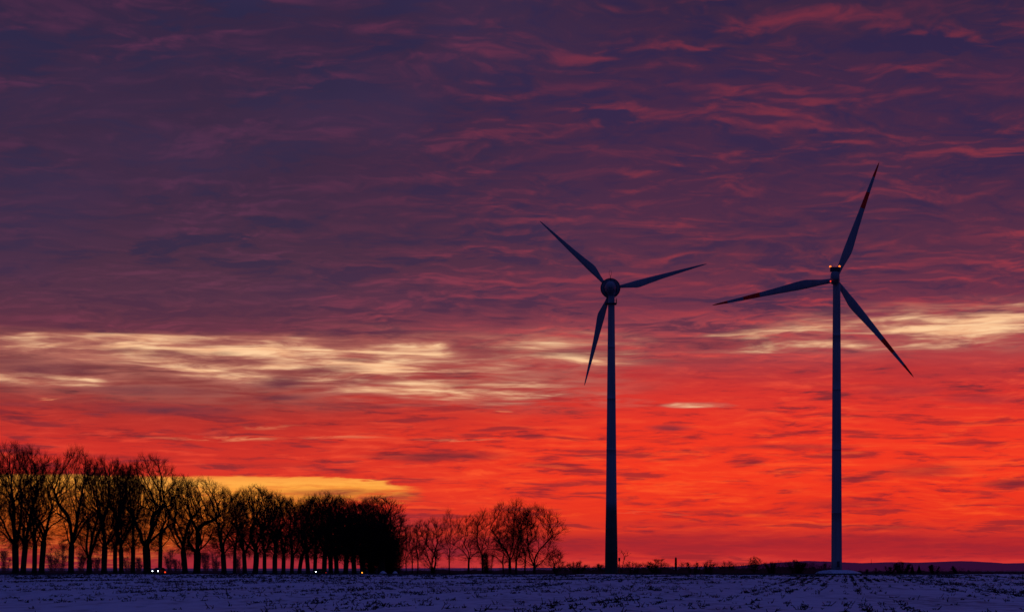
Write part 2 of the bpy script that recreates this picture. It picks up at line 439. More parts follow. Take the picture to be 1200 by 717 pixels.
bush('rounded_shrub', 676, 700, 655, 14, 'low broad shrub between the loose tree group and the left turbine', None, 805, n=1300)
bush('rounded_shrub', 742, 740, 656, 14, 'low shrub directly right of the left turbine foot', None, 806, n=900)
bush('rounded_shrub', 771, 750, 654.5, 17, 'broad rounded shrub above the hedge between the left turbine and the slim stump', None, 807, n=1900)
bush('rounded_shrub', 702, 735, 660, 5, 'small shrub touching the left side of the left turbine foot', None, 821, n=500)
bush('rounded_shrub', 812, 760, 657, 14, 'small shrub above the hedge right of the slim stump', None, 808, n=900)
bush('rounded_shrub', 829, 770, 655, 12, 'dark pointed shrub in the hedge halfway between both turbines', None, 809, n=900)
bush('rounded_shrub', 854, 780, 655, 13, 'light topped shrub in the hedge left of the dense round tree', None, 810, n=900)
place_tree('small_bare_tree', 730, 745, 645, 6, 'sparse bare sapling with three twigs right of the left turbine foot', 'tree', None, 'tiny', 0)
place_tree('round_tree', 884, 760, 652, 8, 'dense dark round tree standing above the hedge between both turbines', 'tree', None, 'open', 1, ivy=500)
bush('rounded_shrub', 905, 775, 656.5, 14, 'low broad shrub between the dense round tree and the broad dark shrub', None, 824, n=1300)
bush('rounded_shrub', 935, 770, 655, 16, 'broad dark shrub at the right end of the long hedge', None, 811, n=2400, leaf=700)
bush('rounded_shrub', 968, 830, 659, 7, 'thin shrub just left of the right turbine foot', None, 812, n=700)
bush('rounded_shrub', 1057, 1100, 658, 17, 'broadest dark shrub on the plain right of the right turbine', None, 813, n=2300, leaf=900, rad=.035)
bush('rounded_shrub', 1042, 1120, 663, 10, 'low shrub sloping away left of the broadest one on the plain', None, 822, n=900, leaf=300, rad=.035)
for (px, hh, lb) in ((1069, 661, 'small pointed conifer left of its twin on the plain'), (1077, 661, 'small pointed conifer right of its twin on the plain')):
    Yc = 1080; X = X_at(px, Yc); z = gzf(Yc); H = Z_at(hh, Yc)-z
    e = empty('small_conifer', (X, Yc, z), lb, 'tree', 'pair of small conifers on the plain')
    v, f = lathe([(.18, 0), (.12, H*.5), (.04, H)], n=8); mesh_obj('trunk', v, f, M_bark, e)
    r = np.random.default_rng(int(px)); n = 1500; t = r.random(n)**.8; az = r.uniform(0, 6.28, n); rad = (1-t)*H*.30*r.uniform(.4, 1.1, n)+.05
    P0 = np.stack([0*az, 0*az, .1*H+t*H*.88], 1); P1 = P0+np.stack([np.cos(az)*rad, np.sin(az)*rad, -.25*rad], 1)
    v, q = tubes(P0, P1, np.full(n, .10), np.full(n, .03)); np_mesh('crown', v, q, M_ivy, e)
bush('rounded_shrub', 1095, 1150, 661, 11, 'rounded shrub with flat top right of the conifer pair', None, 814, n=1500, leaf=500, rad=.035)
bush('rounded_shrub', 1123, 1200, 662, 11, 'last low shrub on the plain towards the right edge', None, 815, n=1300, leaf=300, rad=.035)
bush('rounded_shrub', 1015, 1000, 665, 5, 'tiny shrub right of the snowy turbine pad', None, 816, n=400)
bush('rounded_shrub', 1028, 1000, 664, 5, 'tiny shrub second right of the snowy turbine pad', None, 823, n=400)
FAR = [(5, 645, 10, 'faint distant tree at the left edge beyond the row'), (62, 640, 9, 'faint distant tree seen low through the first wide gap of the row'),
       (72, 636, 11, 'faint distant rounded tree in the middle of the first wide gap'), (93, 645, 9, 'faint distant tree right of the tall vase shaped tree trunk'),
       (113, 650, 7, 'faint distant tree seen left of the stout trunk'), (150, 648, 8, 'faint distant tree seen under the half hidden crown'),
       (163, 652, 6, 'faint distant shrub left of the big domed tree trunk'), (200, 643, 10, 'faint distant tree right of the left car'),
       (208, 652, 7, 'faint distant shrub left of the close trunk pair'), (243, 641, 9, 'faint distant tree seen right of the wide fan tree'),
       (252, 646, 8, 'faint distant tree left of the lone light crowned trunk'), (281, 650, 7, 'faint distant tree seen before the tight middle cluster')]
for i, (px, ty, wp, lab) in enumerate(FAR):
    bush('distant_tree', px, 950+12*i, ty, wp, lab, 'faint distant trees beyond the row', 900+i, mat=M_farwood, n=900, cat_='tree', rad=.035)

# slim ivy covered stump sticking out of the hedge
Ys = 770; e = empty('ivy_covered_stump', (X_at(792, Ys), Ys, gzf(Ys)), 'slim dark ivy covered stump sticking out of the hedge right of the left turbine', 'tree stump')
hs = Z_at(652.6, Ys)-gzf(Ys)
v, f = lathe([(.4, 0), (.36, hs*.6), (.42, hs*.9), (.25, hs)], n=12); mesh_obj('trunk', v, f, M_bark, e)
v, q = leaf_cloud(900, .52, .52, hs*.05, hs*1.0, .14, 66); np_mesh('ivy', v, q, M_ivy, e)

# hedges
def hedge(name, pts, label, seed, n_per_m=26, mat=None, width=2.2, rad=.022, core=.55):
    """pts: list of (px, Y, top_py)"""
    r = np.random.default_rng(seed)
    P = [np.array([X_at(a, b), b, gzf(b), Z_at(c, b)-gzf(b)]) for a, b, c in pts]
    e = empty(name, tuple(P[0][:3]), label, 'hedge')
    org = P[0][:3]
    tx = np.concatenate([[0], np.cumsum([np.linalg.norm(P[i+1][:2]-P[i][:2]) for i in range(len(P)-1)])])
    A = np.array(P); Ltot = tx[-1]
    def at(s): return np.stack([np.interp(s, tx, A[:, k]) for k in range(4)], -1)
    def hn(s):
        return np.array([.86+.42*mn.noise(Vector((x*.16, seed, 0)))+.4*mn.noise(Vector((x*.45, seed, 4)))+.12*mn.noise(Vector((x*1.9, seed, 8))) for x in s])
    n = int(Ltot*n_per_m); s = r.uniform(0, Ltot, n); q = at(s); h = q[:, 3]*np.clip(hn(s), .55, 1.25)
    base = q[:, :3]-org; base[:, 1] += r.normal(0, width/2, n); t0 = r.uniform(0, .8, n); base[:, 2] += h*t0
    d = np.stack([r.normal(0, .5, n), r.normal(0, .5, n), np.ones(n)], 1); d /= np.linalg.norm(d, axis=1, keepdims=True)
    L = np.minimum(h*(1.05-t0), h*r.uniform(.2, .5, n))
    v, qd = tubes(base, base+d*L[:, None], np.full(n, rad), np.full(n, rad*.5)); np_mesh('twigs', v, qd, mat or M_twig, e)
    # tangled core
    m = int(Ltot/1.2)+2; ss = np.linspace(0, Ltot, m); qq = at(ss); hh = qq[:, 3]*np.clip(hn(ss), .55, 1.25)*core
    K = 7; V = []
    for i in range(m):
        for k in range(K):
            a = math.pi*k/(K-1); V.append((qq[i, 0]-org[0]+r.normal(0, .1), qq[i, 1]-org[1]+math.cos(a)*width*.5*(1+r.normal(0, .1)), qq[i, 2]-org[2]-.2+(math.sin(a)*hh[i]+.2)*(1+r.normal(0, .06))))
    V = np.array(V); Q = [(i*K+k, i*K+k+1, (i+1)*K+k+1, (i+1)*K+k) for i in range(m-1) for k in range(K-1)]
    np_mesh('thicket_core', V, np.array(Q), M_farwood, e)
    return e
hedge('hedgerow', [(655, 690, 661), (700, 720, 660.5), (730, 745, 659), (800, 770, 658.5), (870, 780, 658), (925, 790, 655.5), (945, 792, 656), (978, 800, 661)],
      'long low dark hedge running between the two wind turbines', 51, n_per_m=55)
hedge('hedgerow', [(462, 700, 666), (500, 690, 662.5), (560, 680, 663), (620, 680, 662), (662, 690, 661.5)], 'low dark hedge along the foot of the loose tree group', 52)
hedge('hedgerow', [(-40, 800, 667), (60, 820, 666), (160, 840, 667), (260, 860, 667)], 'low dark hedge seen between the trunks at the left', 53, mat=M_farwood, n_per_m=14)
hedge('hedgerow', [(990, 1300, 665), (1040, 1290, 665), (1110, 1260, 664.5), (1180, 1220, 666.5), (1290, 1200, 667)], 'thin low hedge line on the plain right of the right turbine', 54, n_per_m=8, rad=.03)

# ------------------------------------------------------------------ wind turbines
def blade_mesh(stations, px2m, name, parent, angle, mats, red_bands=(), R=None, hub_r=0, sweep=0):
    """stations: (r_px, ccw_px, cw_px); blade runs along local +X, trailing edge on -Z, then rotated about Y."""
    st = []
    S = np.array(stations, float)
    rs = list(np.linspace(S[0, 0], S[-1, 0], 60))
    for b in red_bands: rs += [b[0]*R, b[1]*R]
    rs = sorted(set(min(r, S[-1, 0]) for r in rs))
    n = 16; V, Fc, mi = [], [], []
    for r in rs:
        c1 = np.interp(r, S[:, 0], S[:, 1])*px2m; c2 = np.interp(r, S[:, 0], S[:, 2])*px2m
        f = (r-S[0, 0])/(S[-1, 0]-S[0, 0]); th = (c1+c2)*(.5*max(0, 1-f*7)+.20*(1-.5*f))
        th = min(th, (c1+c2))
        for i in range(n):
            t = 2*math.pi*i/n; zz = (c1-c2)/2+(c1+c2)/2*math.cos(t)
            yy = th/2*math.sin(t)*(1+.5*math.cos(t)*min(1, f*6))
            tw = math.radians(14)*(1-f)**2*min(1, f*6)
            y2 = yy*math.cos(tw)+zz*math.sin(tw); z2 = zz*math.cos(tw)-yy*math.sin(tw)
            V.append((r*px2m, y2+1.2*f*f, z2))
    for j in range(len(rs)-1):
        mid = (rs[j]+rs[j+1])/2
        red = any(R*b[0] <= mid <= R*b[1] for b in red_bands)
        for i in range(n):
            a, b = j*n+i, j*n+(i+1) % n; Fc.append((a, b, b+n, a+n)); mi.append(1 if red else 0)
    Fc.append(tuple(range(n-1, -1, -1))); mi.append(0); Fc.append(tuple(range((len(rs)-1)*n, len(rs)*n))); mi.append(1 if red_bands else 0)
    ca, sa = math.cos(math.radians(angle)), math.sin(math.radians(angle))
    V = [(x*ca-z*sa, y, x*sa+z*ca) for x, y, z in V]
    return mesh_obj(name, V, Fc, mats, parent, True, mi)
def tower(name, z0, w0, z1, w1, mat, parent, seams=()):
    prof = []
    N = 24
    for i in range(N+1):
        t = i/N; prof.append((w0+(w1-w0)*t, z0+(z1-z0)*t))
    for s in seams:
        w = w0+(w1-w0)*(s-z0)/(z1-z0)
        prof += [(w+.001, s-.12), (w+.035, s-.10), (w+.035, s+.10), (w+.001, s+.12)]
    prof.sort(key=lambda p: p[1])
    v, f = lathe(prof, n=48); o = mesh_obj(name, v, f, mat, parent); 
    for p in o.data.polygons: p.use_smooth = len(p.vertices) == 4
    return o

# left turbine: round generator ring, egg shaped nacelle, seen from behind
Y1 = 716.0; k1 = Y1/F; X1 = X_at(716.4, Y1); g1 = gzf(Y1)
T1 = empty('wind_turbine', (X1, Y1, g1), 'wind turbine with round ring shaped head and dark green tower foot, plain unmarked blades', 'wind turbine')
hub1 = Z_at(337, Y1)-g1; zs = Z_at(597, Y1)-g1
wtop, wmid, wbot = 3.75*k1, 6.5*k1, 7.7*k1
band = [0, zs*.36, zs*.7, zs]
for j, mt in enumerate((M_green3, M_green2, M_green)):
    wa = wbot+(wmid-wbot)*band[j]/zs; wb = wbot+(wmid-wbot)*band[j+1]/zs
    tower('green_tower_section', band[j]-(0 if j else .5), wa, band[j+1], wb, mt, T1)
ztop = hub1-3.0
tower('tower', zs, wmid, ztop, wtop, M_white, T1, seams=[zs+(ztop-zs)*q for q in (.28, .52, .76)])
hx = (715.3-716.4)*k1
H1 = empty('rotor_head', (hx, 0, hub1), None, None); H1.parent = T1; H1.rotation_euler.z = -math.radians(2.9)
# ring generator (lathe about Y)
v, f = lathe([(1.5, 1.3), (3.25, 1.25), (3.5, 1.45), (3.52, 2.6), (3.35, 2.95), (2.4, 3.1)], 'y', 56); ring = mesh_obj('generator_ring', v, f, M_shade, H1, True)
v, f = lathe([(3.30, 1.235), (3.52, 1.16), (3.60, 1.30), (3.60, 1.52), (3.48, 1.55)], 'y', 56, cap=False); mesh_obj('ring_rim', v, f, M_dgrey, ring, True)
# egg nacelle toward the viewer
prof = [(.02, -5.6), (.55, -5.5), (1.05, -5.1), (1.5, -4.3), (1.85, -3.1), (2.05, -1.6), (2.1, -.2), (2.05, 1.24)]
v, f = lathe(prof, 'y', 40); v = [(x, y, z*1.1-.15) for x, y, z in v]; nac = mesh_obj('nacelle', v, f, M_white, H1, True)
v, f = lathe([(2.12, .9), (2.35, .95), (2.38, 1.2), (2.12, 1.22)], 'y', 40, cap=False); v = [(x, y, z*1.1-.15) for x, y, z in v]; mesh_obj('seam_collar', v, f, M_dgrey, nac, True)
v, f = cat([box(-1.3, 1.3, -4.3, -4.15, -1.5, -1.25, .03), box(-.6, .6, -5.45, -5.3, -.9, -.5, .03)]); mesh_obj('vent', v, f, M_dgrey, nac)
# spinner beyond the ring
v, f = lathe([(2.38, 3.1), (2.2, 4.2), (1.6, 5.3), (.8, 6.0), (.05, 6.2)], 'y', 40); mesh_obj('spinner', v, f, M_white, H1, True)
st1 = [(7, 1.7, 1.7), (12, 1.7, 1.9), (17, 1.8, 3.0), (24, 1.9, 4.9), (30, 2.1, 6.6), (34, 2.1, 6.6), (45, 1.9, 5.3), (60, 1.7, 3.9), (80, 1.3, 2.6), (100, .9, 1.3), (110, .6, .7), (113.6, .25, .25)]
for a in (14.6, 135.6, 254.8):
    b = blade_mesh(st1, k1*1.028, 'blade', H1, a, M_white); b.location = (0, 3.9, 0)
# weather mast with small hoop
P0, P1 = [(0, -1, 2.0), (0, -1, 4.0)], [(0, -1, 4.2), (0, -1, 6.2)]
pts = [(.55*math.cos(t)*.8, -1, 5.1+.95*math.sin(t)) for t in np.linspace(0, 2*math.pi, 17)]
P0 = [P0[0]]+pts[:-1]; P1 = [P1[0]]+pts[1:]
v, q = tubes(P0, P1, [.16]+[.05]*16, [.09]+[.05]*16, 5); np_mesh('weather_mast', v, q, M_dgrey, H1)
# service platform below the head
V = [box(-2.1, 2.0, -2.3, 2.3, -.15, .1, .03)]
v, f = cat(V); pl = mesh_obj('service_platform', v, f, M_dgrey, T1, loc=(-.1, 0, Z_at(356, Y1)-g1))
P0, P1 = [], []
for x in (.9, 1.95):
    for y in (-2.2, 0, 2.2): P0.append((x, y, 0)); P1.append((x, y, 1.75))
for zz in (.9, 1.75):
    P0 += [(.9, -2.2, zz), (1.95, -2.2, zz), (.9, 2.2, zz)]; P1 += [(1.95, -2.2, zz), (1.95, 2.2, zz), (1.95, 2.2, zz)]
v, q = tubes(P0, P1, [.05]*len(P0), [.05]*len(P0), 4); np_mesh('railing', v, q, M_dgrey, pl)
# neck
v, f = lathe([(wtop*1.0, -.05), (wtop*1.25, .9), (wtop*1.35, 2.2)], n=32); mesh_obj('neck', v, f, M_white, T1, True, loc=(0, 0, ztop))
v, f = box(-.55, .55, -.1, .1, 0, 2.3, .03); mesh_obj('door', v, f, M_dgrey, T1, loc=(.5, -wbot+.12, .6))

# right turbine: box nacelle with red lamps, red banded blades
Y2 = 796.0; k2 = Y2/F; X2 = X_at(980.4, Y2); g2 = gzf(Y2); pad_z = Z_at(667.3, Y2)
T2 = empty('wind_turbine', (X2, Y2, pad_z), 'wind turbine with red banded blade tips and glowing lamps on a box shaped head', 'wind turbine')
hub2 = Z_at(326, Y2)-pad_z
ztop2 = hub2-2.3
tower('tower', -.6, 6.35*k2, ztop2, 4.35*k2, M_white, T2, seams=[ztop2*q for q in (.2, .42, .63, .82)])
H2 = empty('rotor_head', ((978.6-980.4)*k2, 0, hub2), None, None); H2.parent = T2; H2.rotation_euler.z = -math.radians(9.4)
# nacelle body, rounded top, long box along Y
def loft(sections, n=28):
    V, Fc = [], []
    for (y, hw, z0, z1) in sections:
        cz, hh = (z0+z1)/2, (z1-z0)/2
        for i in range(n):
            t = 2*math.pi*i/n; c, s = math.cos(t), math.sin(t)
            e_ = .45 if s < 0 else .7
            V.append((hw*math.copysign(abs(c)**.45, c), y, cz+hh*math.copysign(abs(s)**e_, s)))
    for j in range(len(sections)-1):
        for i in range(n):
            a, b = j*n+i, j*n+(i+1) % n; Fc.append((b, a, a+n, b+n))
    Fc.append(tuple(range(n))); Fc.append(tuple(range(len(sections)*n-1, (len(sections)-1)*n-1, -1)))
    return V, Fc
v, f = loft([(-8.6, 1.25, -1.2, 1.2), (-8.3, 1.55, -1.75, 1.55), (-6, 1.75, -2.1, 1.75), (0, 1.85, -2.3, 1.85), (3, 1.8, -2.1, 1.8), (3.6, 1.5, -1.7, 1.5)])
n2 = mesh_obj('nacelle', v, f, M_white, H2, True)
v, f = box(-1.95, 1.95, -8.4, -6.6, 1.55, 3.25, .06); co = mesh_obj('cooler_housing', v, f, M_dgrey, n2)
v, f = cat([box(x-.05, x+.05, -8.48, -8.38, 1.7, 3.1) for x in (-1.5, -.9, -.3, .3, .9, 1.5)]); mesh_obj('cooler_fins', v, f, M_shade, co)
for x in (-1.85, 1.75):
    v, f = lathe([(.1, -.12), (.34, -.1), (.40, .05), (.36, .32), (.2, .5), (.05, .55)], n=16); mesh_obj('warning_lamp', v, f, M_lightA, n2, True, loc=(x, -7.6, 3.38))
v, f = lathe([(.1, 0), (.24, .05), (.27, .3), (.1, .48)], n=12); mesh_obj('small_red_lamp', v, f, M_lightB, n2, True, loc=(-1.75, -7.8, -2.5))
v, q = tubes([(-1.1, -7, 3.2), (-.4, -7, 3.2), (-1.1, -7, 4.2)], [(-1.1, -7, 4.6), (-.4, -7, 4.2), (-.9, -7, 4.3)], [.05]*3, [.03]*3, 4); np_mesh('wind_sensor', v, q, M_dgrey, n2)
v, f = lathe([(1.5, 3.6), (1.75, 3.9), (1.75, 5.6), (1.3, 6.6), (.6, 7.2), (.05, 7.35)], 'y', 32); mesh_obj('spinner', v, f, M_white, H2, True)
st2 = [(2.5, 2.5, 2.5), (8, 2.7, 2.7), (15, 2.8, 3.4), (24, 3.0, 5.2), (33, 3.3, 7.0), (40, 3.3, 7.1), (50, 3.1, 6.3), (65, 2.7, 5.0), (80, 2.4, 4.0), (110, 1.8, 2.4), (130, 1.4, 1.5), (142, .8, .8), (146, .2, .2)]
for a in (69.6, 190.3, 308.2):
    b = blade_mesh(st2, k2*1.006, 'blade', H2, a, [M_white, M_red], red_bands=((.61, .745), (.875, 1.0)), R=146.0); b.location = (0, 4.7, 0)
v, f = box(-.55, .55, -.1, .1, 0, 2.3, .03); dr = mesh_obj('door', v, f, M_dgrey, T2, loc=(.3, -6.35*k2+.1, 1.1))
v, f = cat([box(-.7, .7, -.3*i-.3, -.3*i, -.9, -.18-.2*i) for i in range(4)]); mesh_obj('door_steps', v, f, M_shade, T2, loc=(.3, -6.35*k2-.02, 1.1))

# orange pole with dark box at the foot of the left turbine
Yp = 712; gp = gzf(Yp); e = empty('marker_pole', (X_at(725.7, Yp), Yp, gp), 'thin orange pole topped by a dark box beside the left turbine foot', 'pole')
hp = Z_at(657, Yp)-gp
v, f = lathe([(.12, -.3), (.12, hp)], n=10); mesh_obj('pole', v, f, M_orange, e)
v, f = box(-.35, .35, -.2, .2, 0, 1.3, .05); mesh_obj('box', v, f, M_dgrey, e, loc=(0, 0, hp-.1))
# distant lattice mast on the ridge
Ym = 6900; zm = 1.6+(HY-658.5)/F*Ym; e = empty('radio_mast', (X_at(1021, Ym), Ym, zm-6), 'tiny thin mast on the distant ridge right of the right turbine', 'mast')
v, q = tubes([(0, 0, 0), (-1, 0, 0), (1, 0, 0)], [(0, 0, 18), (0, 0, 13), (0, 0, 13)], [.7, .3, .3], [.35, .3, .3], 5); np_mesh('mast_shaft', v, q, M_farwood, e)
v, q = tubes([(-1.4, 0, 12)], [(1.4, 0, 12)], [.3], [.3], 4); np_mesh('antenna_arm', v, q, M_farwood, e)

# ------------------------------------------------------------------ cars on the avenue road
hd = math.atan2(-.194, -1)   # heading vector (x,y) = (-.19,-.98)
def car(px, Y, label, lit, zoff=0, off=0, toward=True):
    X = X_at(px, Y)
    e = empty('parked_car' if not lit else 'car', (X, Y, gzf(Y)+zoff), label, 'car', 'cars on the tree lined road')
    ang = math.atan2(-.194, -1)     # local +X is forward
    e.rotation_euler.z = math.atan2(-.98, -.19) if toward else math.atan2(.98, .19)
    prof = [(-2.1, .35), (-2.15, .8), (-2.0, 1.0), (-1.75, 1.32), (-1.2, 1.46), (-.2, 1.48), (.35, 1.36), (1.0, .98), (1.9, .82), (2.12, .62), (2.15, .35)]
    n = len(prof); V = []
    for s, w in ((-1, .74), (-1, .88), (1, .88), (1, .74)):
        for x, z in prof:
            ww = w if abs(w-.74) < .01 else w
            k = 1 - .16*max(0, (z-.9)/.6)
            inn = .04 if ww < .8 else 0
            V.append((x*(1-inn), s*ww*k, z-(.0 if ww > .8 else -.02)))
    Fc = []
    for j in range(3):
        for i in range(n):
            a, b = j*n+i, j*n+(i+1) % n; Fc.append((a, b, b+n, a+n))
    Fc.append(tuple(range(n-1, -1, -1))); Fc.append(tuple(range(3*n, 4*n)))
    mesh_obj('body', V, Fc, M_car, e)
    ws = [(.42, 1.30, .98, .98)]
    V = [(.40, -.72, 1.37), (.40, .72, 1.37), (1.02, .78, 1.02), (1.02, -.78, 1.02)]
    mesh_obj('windscreen', V, [(0, 1, 2, 3)], M_glass, e)
    for s in (-1, 1):
        V = [(-1.6, s*.835, 1.0), (.75, s*.835, 1.0), (.2, s*.765, 1.38), (-1.25, s*.765, 1.38)]
        mesh_obj('side_window', V, [(0, 1, 2, 3)], M_glass, e, loc=(0, s*.07, 0))
        for x in (-1.35, 1.35):
            v, f = lathe([(.2, -.1), (.32, -.11), (.34, 0), (.32, .11), (.2, .1)], 'y', 20); w = mesh_obj('wheel', v, f, M_tyre, e, loc=(x, s*.8, .33))
            v, f = lathe([(.19, -.115), (.19, .115)], 'y', 16); mesh_obj('rim', v, f, M_shade, w)
        v, f = lathe([(.03, 0), (.10, .02), (.12, -.06), (.08, -.1)], 'y', 14); V = [(b_+2.10, a_+s*.66, c_+.68) for a_, b_, c_ in v]
        mesh_obj('headlight', V, f, M_head if lit and (lit == 2 or s < 0) else M_glass, e)
        v, f = box(-2.17, -2.12, s*.66-.12, s*.66+.12, .72, .88, .01); mesh_obj('tail_light', v, f, M_tail if lit == 3 else M_glass, e)
    return e
c1 = car(185.8, av_depth(185.8, .6), 'car with two white headlights glowing under the broadest domed tree', 2)
c2 = car(375, av_depth(375, .6), 'car with one bright headlight among the far trunks', 1)
# lamp posts / reflectors glowing red and amber
def small_lamp(px, py, Y, mat, label, r):
    z = gzf(Y); h = Z_at(py, Y)-z
    e = empty('roadside_lamp', (X_at(px, Y), Y, z), label, 'lamp')
    v, f = lathe([(.05, -.2), (.05, h-.05)], n=8); mesh_obj('post', v, f, M_dgrey, e)
    v, f = lathe([(.02, -r), (r*.8, -r*.6), (r, 0), (r*.8, r*.6), (.02, r)], n=14); mesh_obj('lamp_head', v, f, mat, e, True, loc=(0, 0, h))
small_lamp(193.4, 670.0, 452, M_tail, 'small red glowing lamp right beside the two white headlights', .2)
small_lamp(424.3, 670.6, 600, M_amber, 'small amber glowing lamp in the black tree mass', .2)
small_lamp(382, 670.4, 560, M_lightB, 'tiny faint red lamp right of the single bright headlight', .08)

# ------------------------------------------------------------------ snow heaps and pad
def snow_mat(name, dark=.0):
    m, nt, b = new_mat(name)
    N = nt.nodes.new; Lk = nt.links.new
    tc = N('ShaderNodeTexCoord')
    mp = N('ShaderNodeMapping'); mp.inputs['Rotation'].default_value = (0, 0, math.radians(9.5)); mp.inputs['Scale'].default_value = (1, .22, 1)
    Lk(tc.outputs['Object'], mp.inputs['Vector'])
    n1 = N('ShaderNodeTexNoise'); n1.inputs['Scale'].default_value = .16; n1.inputs['Detail'].default_value = 3
    n2 = N('ShaderNodeTexNoise'); n2.inputs['Scale'].default_value = 1.5; n2.inputs['Detail'].default_value = 9; n2.inputs['Roughness'].default_value = .65
    for n in (n1, n2): Lk(mp.outputs['Vector'], n.inputs['Vector'])
    ad = N('ShaderNodeMath'); ad.operation = 'MULTIPLY_ADD'; Lk(n1.outputs['Fac'], ad.inputs[0]); ad.inputs[1].default_value = .5; Lk(n2.outputs['Fac'], ad.inputs[2])
    r = N('ShaderNodeValToRGB'); els = r.color_ramp.elements
    els[0].position = .50-dark; els[0].color = (.09, .075, .07, 1); els[1].position = .93+dark*0; els[1].color = (.84, .85, .88, 1)
    e = els.new(.62-dark); e.color = (.50, .50, .52, 1); e = els.new(.74); e.color = (.74, .75, .78, 1)
    Lk(ad.outputs[0], r.inputs['Fac']); Lk(r.outputs['Color'], b.inputs['Base Color'])
    b.inputs['Roughness'].default_value = .75; b.inputs['Specular IOR Level'].default_value = .15
    bp = N('ShaderNodeBump'); bp.inputs['Strength'].default_value = .7; bp.inputs['Distance'].default_value = .12
    Lk(n2.outputs['Fac'], bp.inputs['Height']); Lk(bp.outputs['Normal'], b.inputs['Normal'])
    return m
M_snow = snow_mat('snow')
M_snowclean = snow_mat('clean_snow', .12)
def heap(name, px, Y, wpx, h, label, seed, depth=None, cat_='snow heap', zb=None, flat=1.0):
    W = wpx/F*Y/2; D = depth or W; V = []; n, m = 40, 10
    V.append((0, 0, h))
    for j in range(1, m+1):
        t = j/m
        for i in range(n):
            a = 2*math.pi*i/n; rr = t*(1+.12*mn.noise(Vector((math.cos(a)*1.5, math.sin(a)*1.5, seed))))
            z = h*(1-t**(2*flat))*(1+.15*mn.noise(Vector((math.cos(a)*t*3, math.sin(a)*t*3, seed+9)))) - (.3 if j == m else 0)
            V.append((rr*W*math.cos(a), rr*D*math.sin(a), z))
    Fc = [(0, 1+i, 1+(i+1) % n) for i in range(n)]
    for j in range(m-1):
        for i in range(n):
            a, b = 1+j*n+i, 1+j*n+(i+1) % n; Fc.append((a, a+n, b+n, b))
    z = gzf(Y) if zb is None else zb
    o = mesh_obj(name, V, Fc, M_snowclean, None, True, loc=(X_at(px, Y), Y, z)); tag(o, label, cat_); return o
heap('snow_heap', 449, 560, 10, .85, 'larger whitish snow heap at the foot of the black thicket', 1)
heap('snow_heap', 463, 565, 7, .85, 'smaller whitish snow heap at the right end of the black thicket', 2)
_mc = M_snowclean; M_snowclean = M_snow
hp_ = heap('turbine_pad', 981, Y2, 62, pad_z-g2+.02, 'flat snow covered mound carrying the right turbine', 3, depth=14, cat_='mound', flat=1.5); M_snowclean = _mc

# ------------------------------------------------------------------ ground sheets
def grid(name, xs, ys, zf, mat, kind='structure'):
    Xg, Yg = np.meshgrid(xs, ys); Z = zf(Xg, Yg)
    V = np.stack([Xg, Yg, Z], -1).reshape(-1, 3); nx, ny = len(xs), len(ys)
    i = np.arange((ny-1)*(nx-1)); r_ = i//(nx-1)*nx+i % (nx-1)
    Q = np.stack([r_, r_+1, r_+1+nx, r_+nx], 1)
    o = np_mesh(name, V, Q, mat, None, True); tag(o, kind=kind); return o
def plain_mat():
    m, nt, b = new_mat('dormant_plain'); N = nt.nodes.new; Lk = nt.links.new
    tc = N('ShaderNodeTexCoord'); mp = N('ShaderNodeMapping'); mp.inputs['Scale'].default_value = (.004, .03, 1)
    Lk(tc.outputs['Object'], mp.inputs['Vector'])
    n1 = N('ShaderNodeTexNoise'); n1.inputs['Scale'].default_value = 1.0; n1.inputs['Detail'].default_value = 8; Lk(mp.outputs['Vector'], n1.inputs['Vector'])
    r = N('ShaderNodeValToRGB'); els = r.color_ramp.elements
    els[0].position = .4; els[0].color = (.045, .035, .03, 1); els[1].position = .66; els[1].color = (.42, .42, .45, 1)
    e = els.new(.52); e.color = (.10, .085, .08, 1)
    Lk(n1.outputs['Fac'], r.inputs['Fac']); Lk(r.outputs['Color'], b.inputs['Base Color']); b.inputs['Roughness'].default_value = .9
    b.inputs['Specular IOR Level'].default_value = .0
    return m
M_plain = plain_mat()
xs = np.concatenate([-np.geomspace(12000, 60, 30), np.linspace(-50, 50, 11), np.geomspace(60, 12000, 30)])
ys = np.concatenate([[-3000, -500, -100, 0], np.linspace(20, 320, 16), np.linspace(325, 420, 39), np.linspace(440, 1400, 49), np.geomspace(1500, 3000, 12), [3100, 4000, 6000, 9000, 14000, 25000]])
grid('ground', xs, ys, lambda X, Y: gz(Y)-.12, M_plain)
def fz(X, Y):
    X = np.asarray(X, float); Y = np.asarray(Y, float)
    u = .06*np.sin(X*.09+1.3*np.sin(Y*.021))+.05*np.sin(Y*.13+X*.05)+.03*np.sin(X*.31-Y*.07)
    c, s = math.cos(math.radians(9.5)), math.sin(math.radians(9.5)); w = X*c-Y*s
    u = u+.022*np.cos(w*2*math.pi/3.0)+.03*np.cos(w*2*math.pi/9.1+1)
    return gz(Y)+.02+u*.8
grid('snow_field', np.linspace(-150, 150, 301), np.linspace(-15, 316, 421), fz, M_snow)
M_verge = noisy('frosted_verge_grass', (.05, .048, .04), (.22, .22, .22), 1.2, .95, .3, spec=.0)
grid('grass_verge', np.linspace(-160, 170, 160), np.linspace(312, 350, 30), lambda X, Y: gz(Y)+.0+.05*np.sin(X*.7+2*np.sin(X*.13))*np.sin(Y*.9)+.03, M_verge)
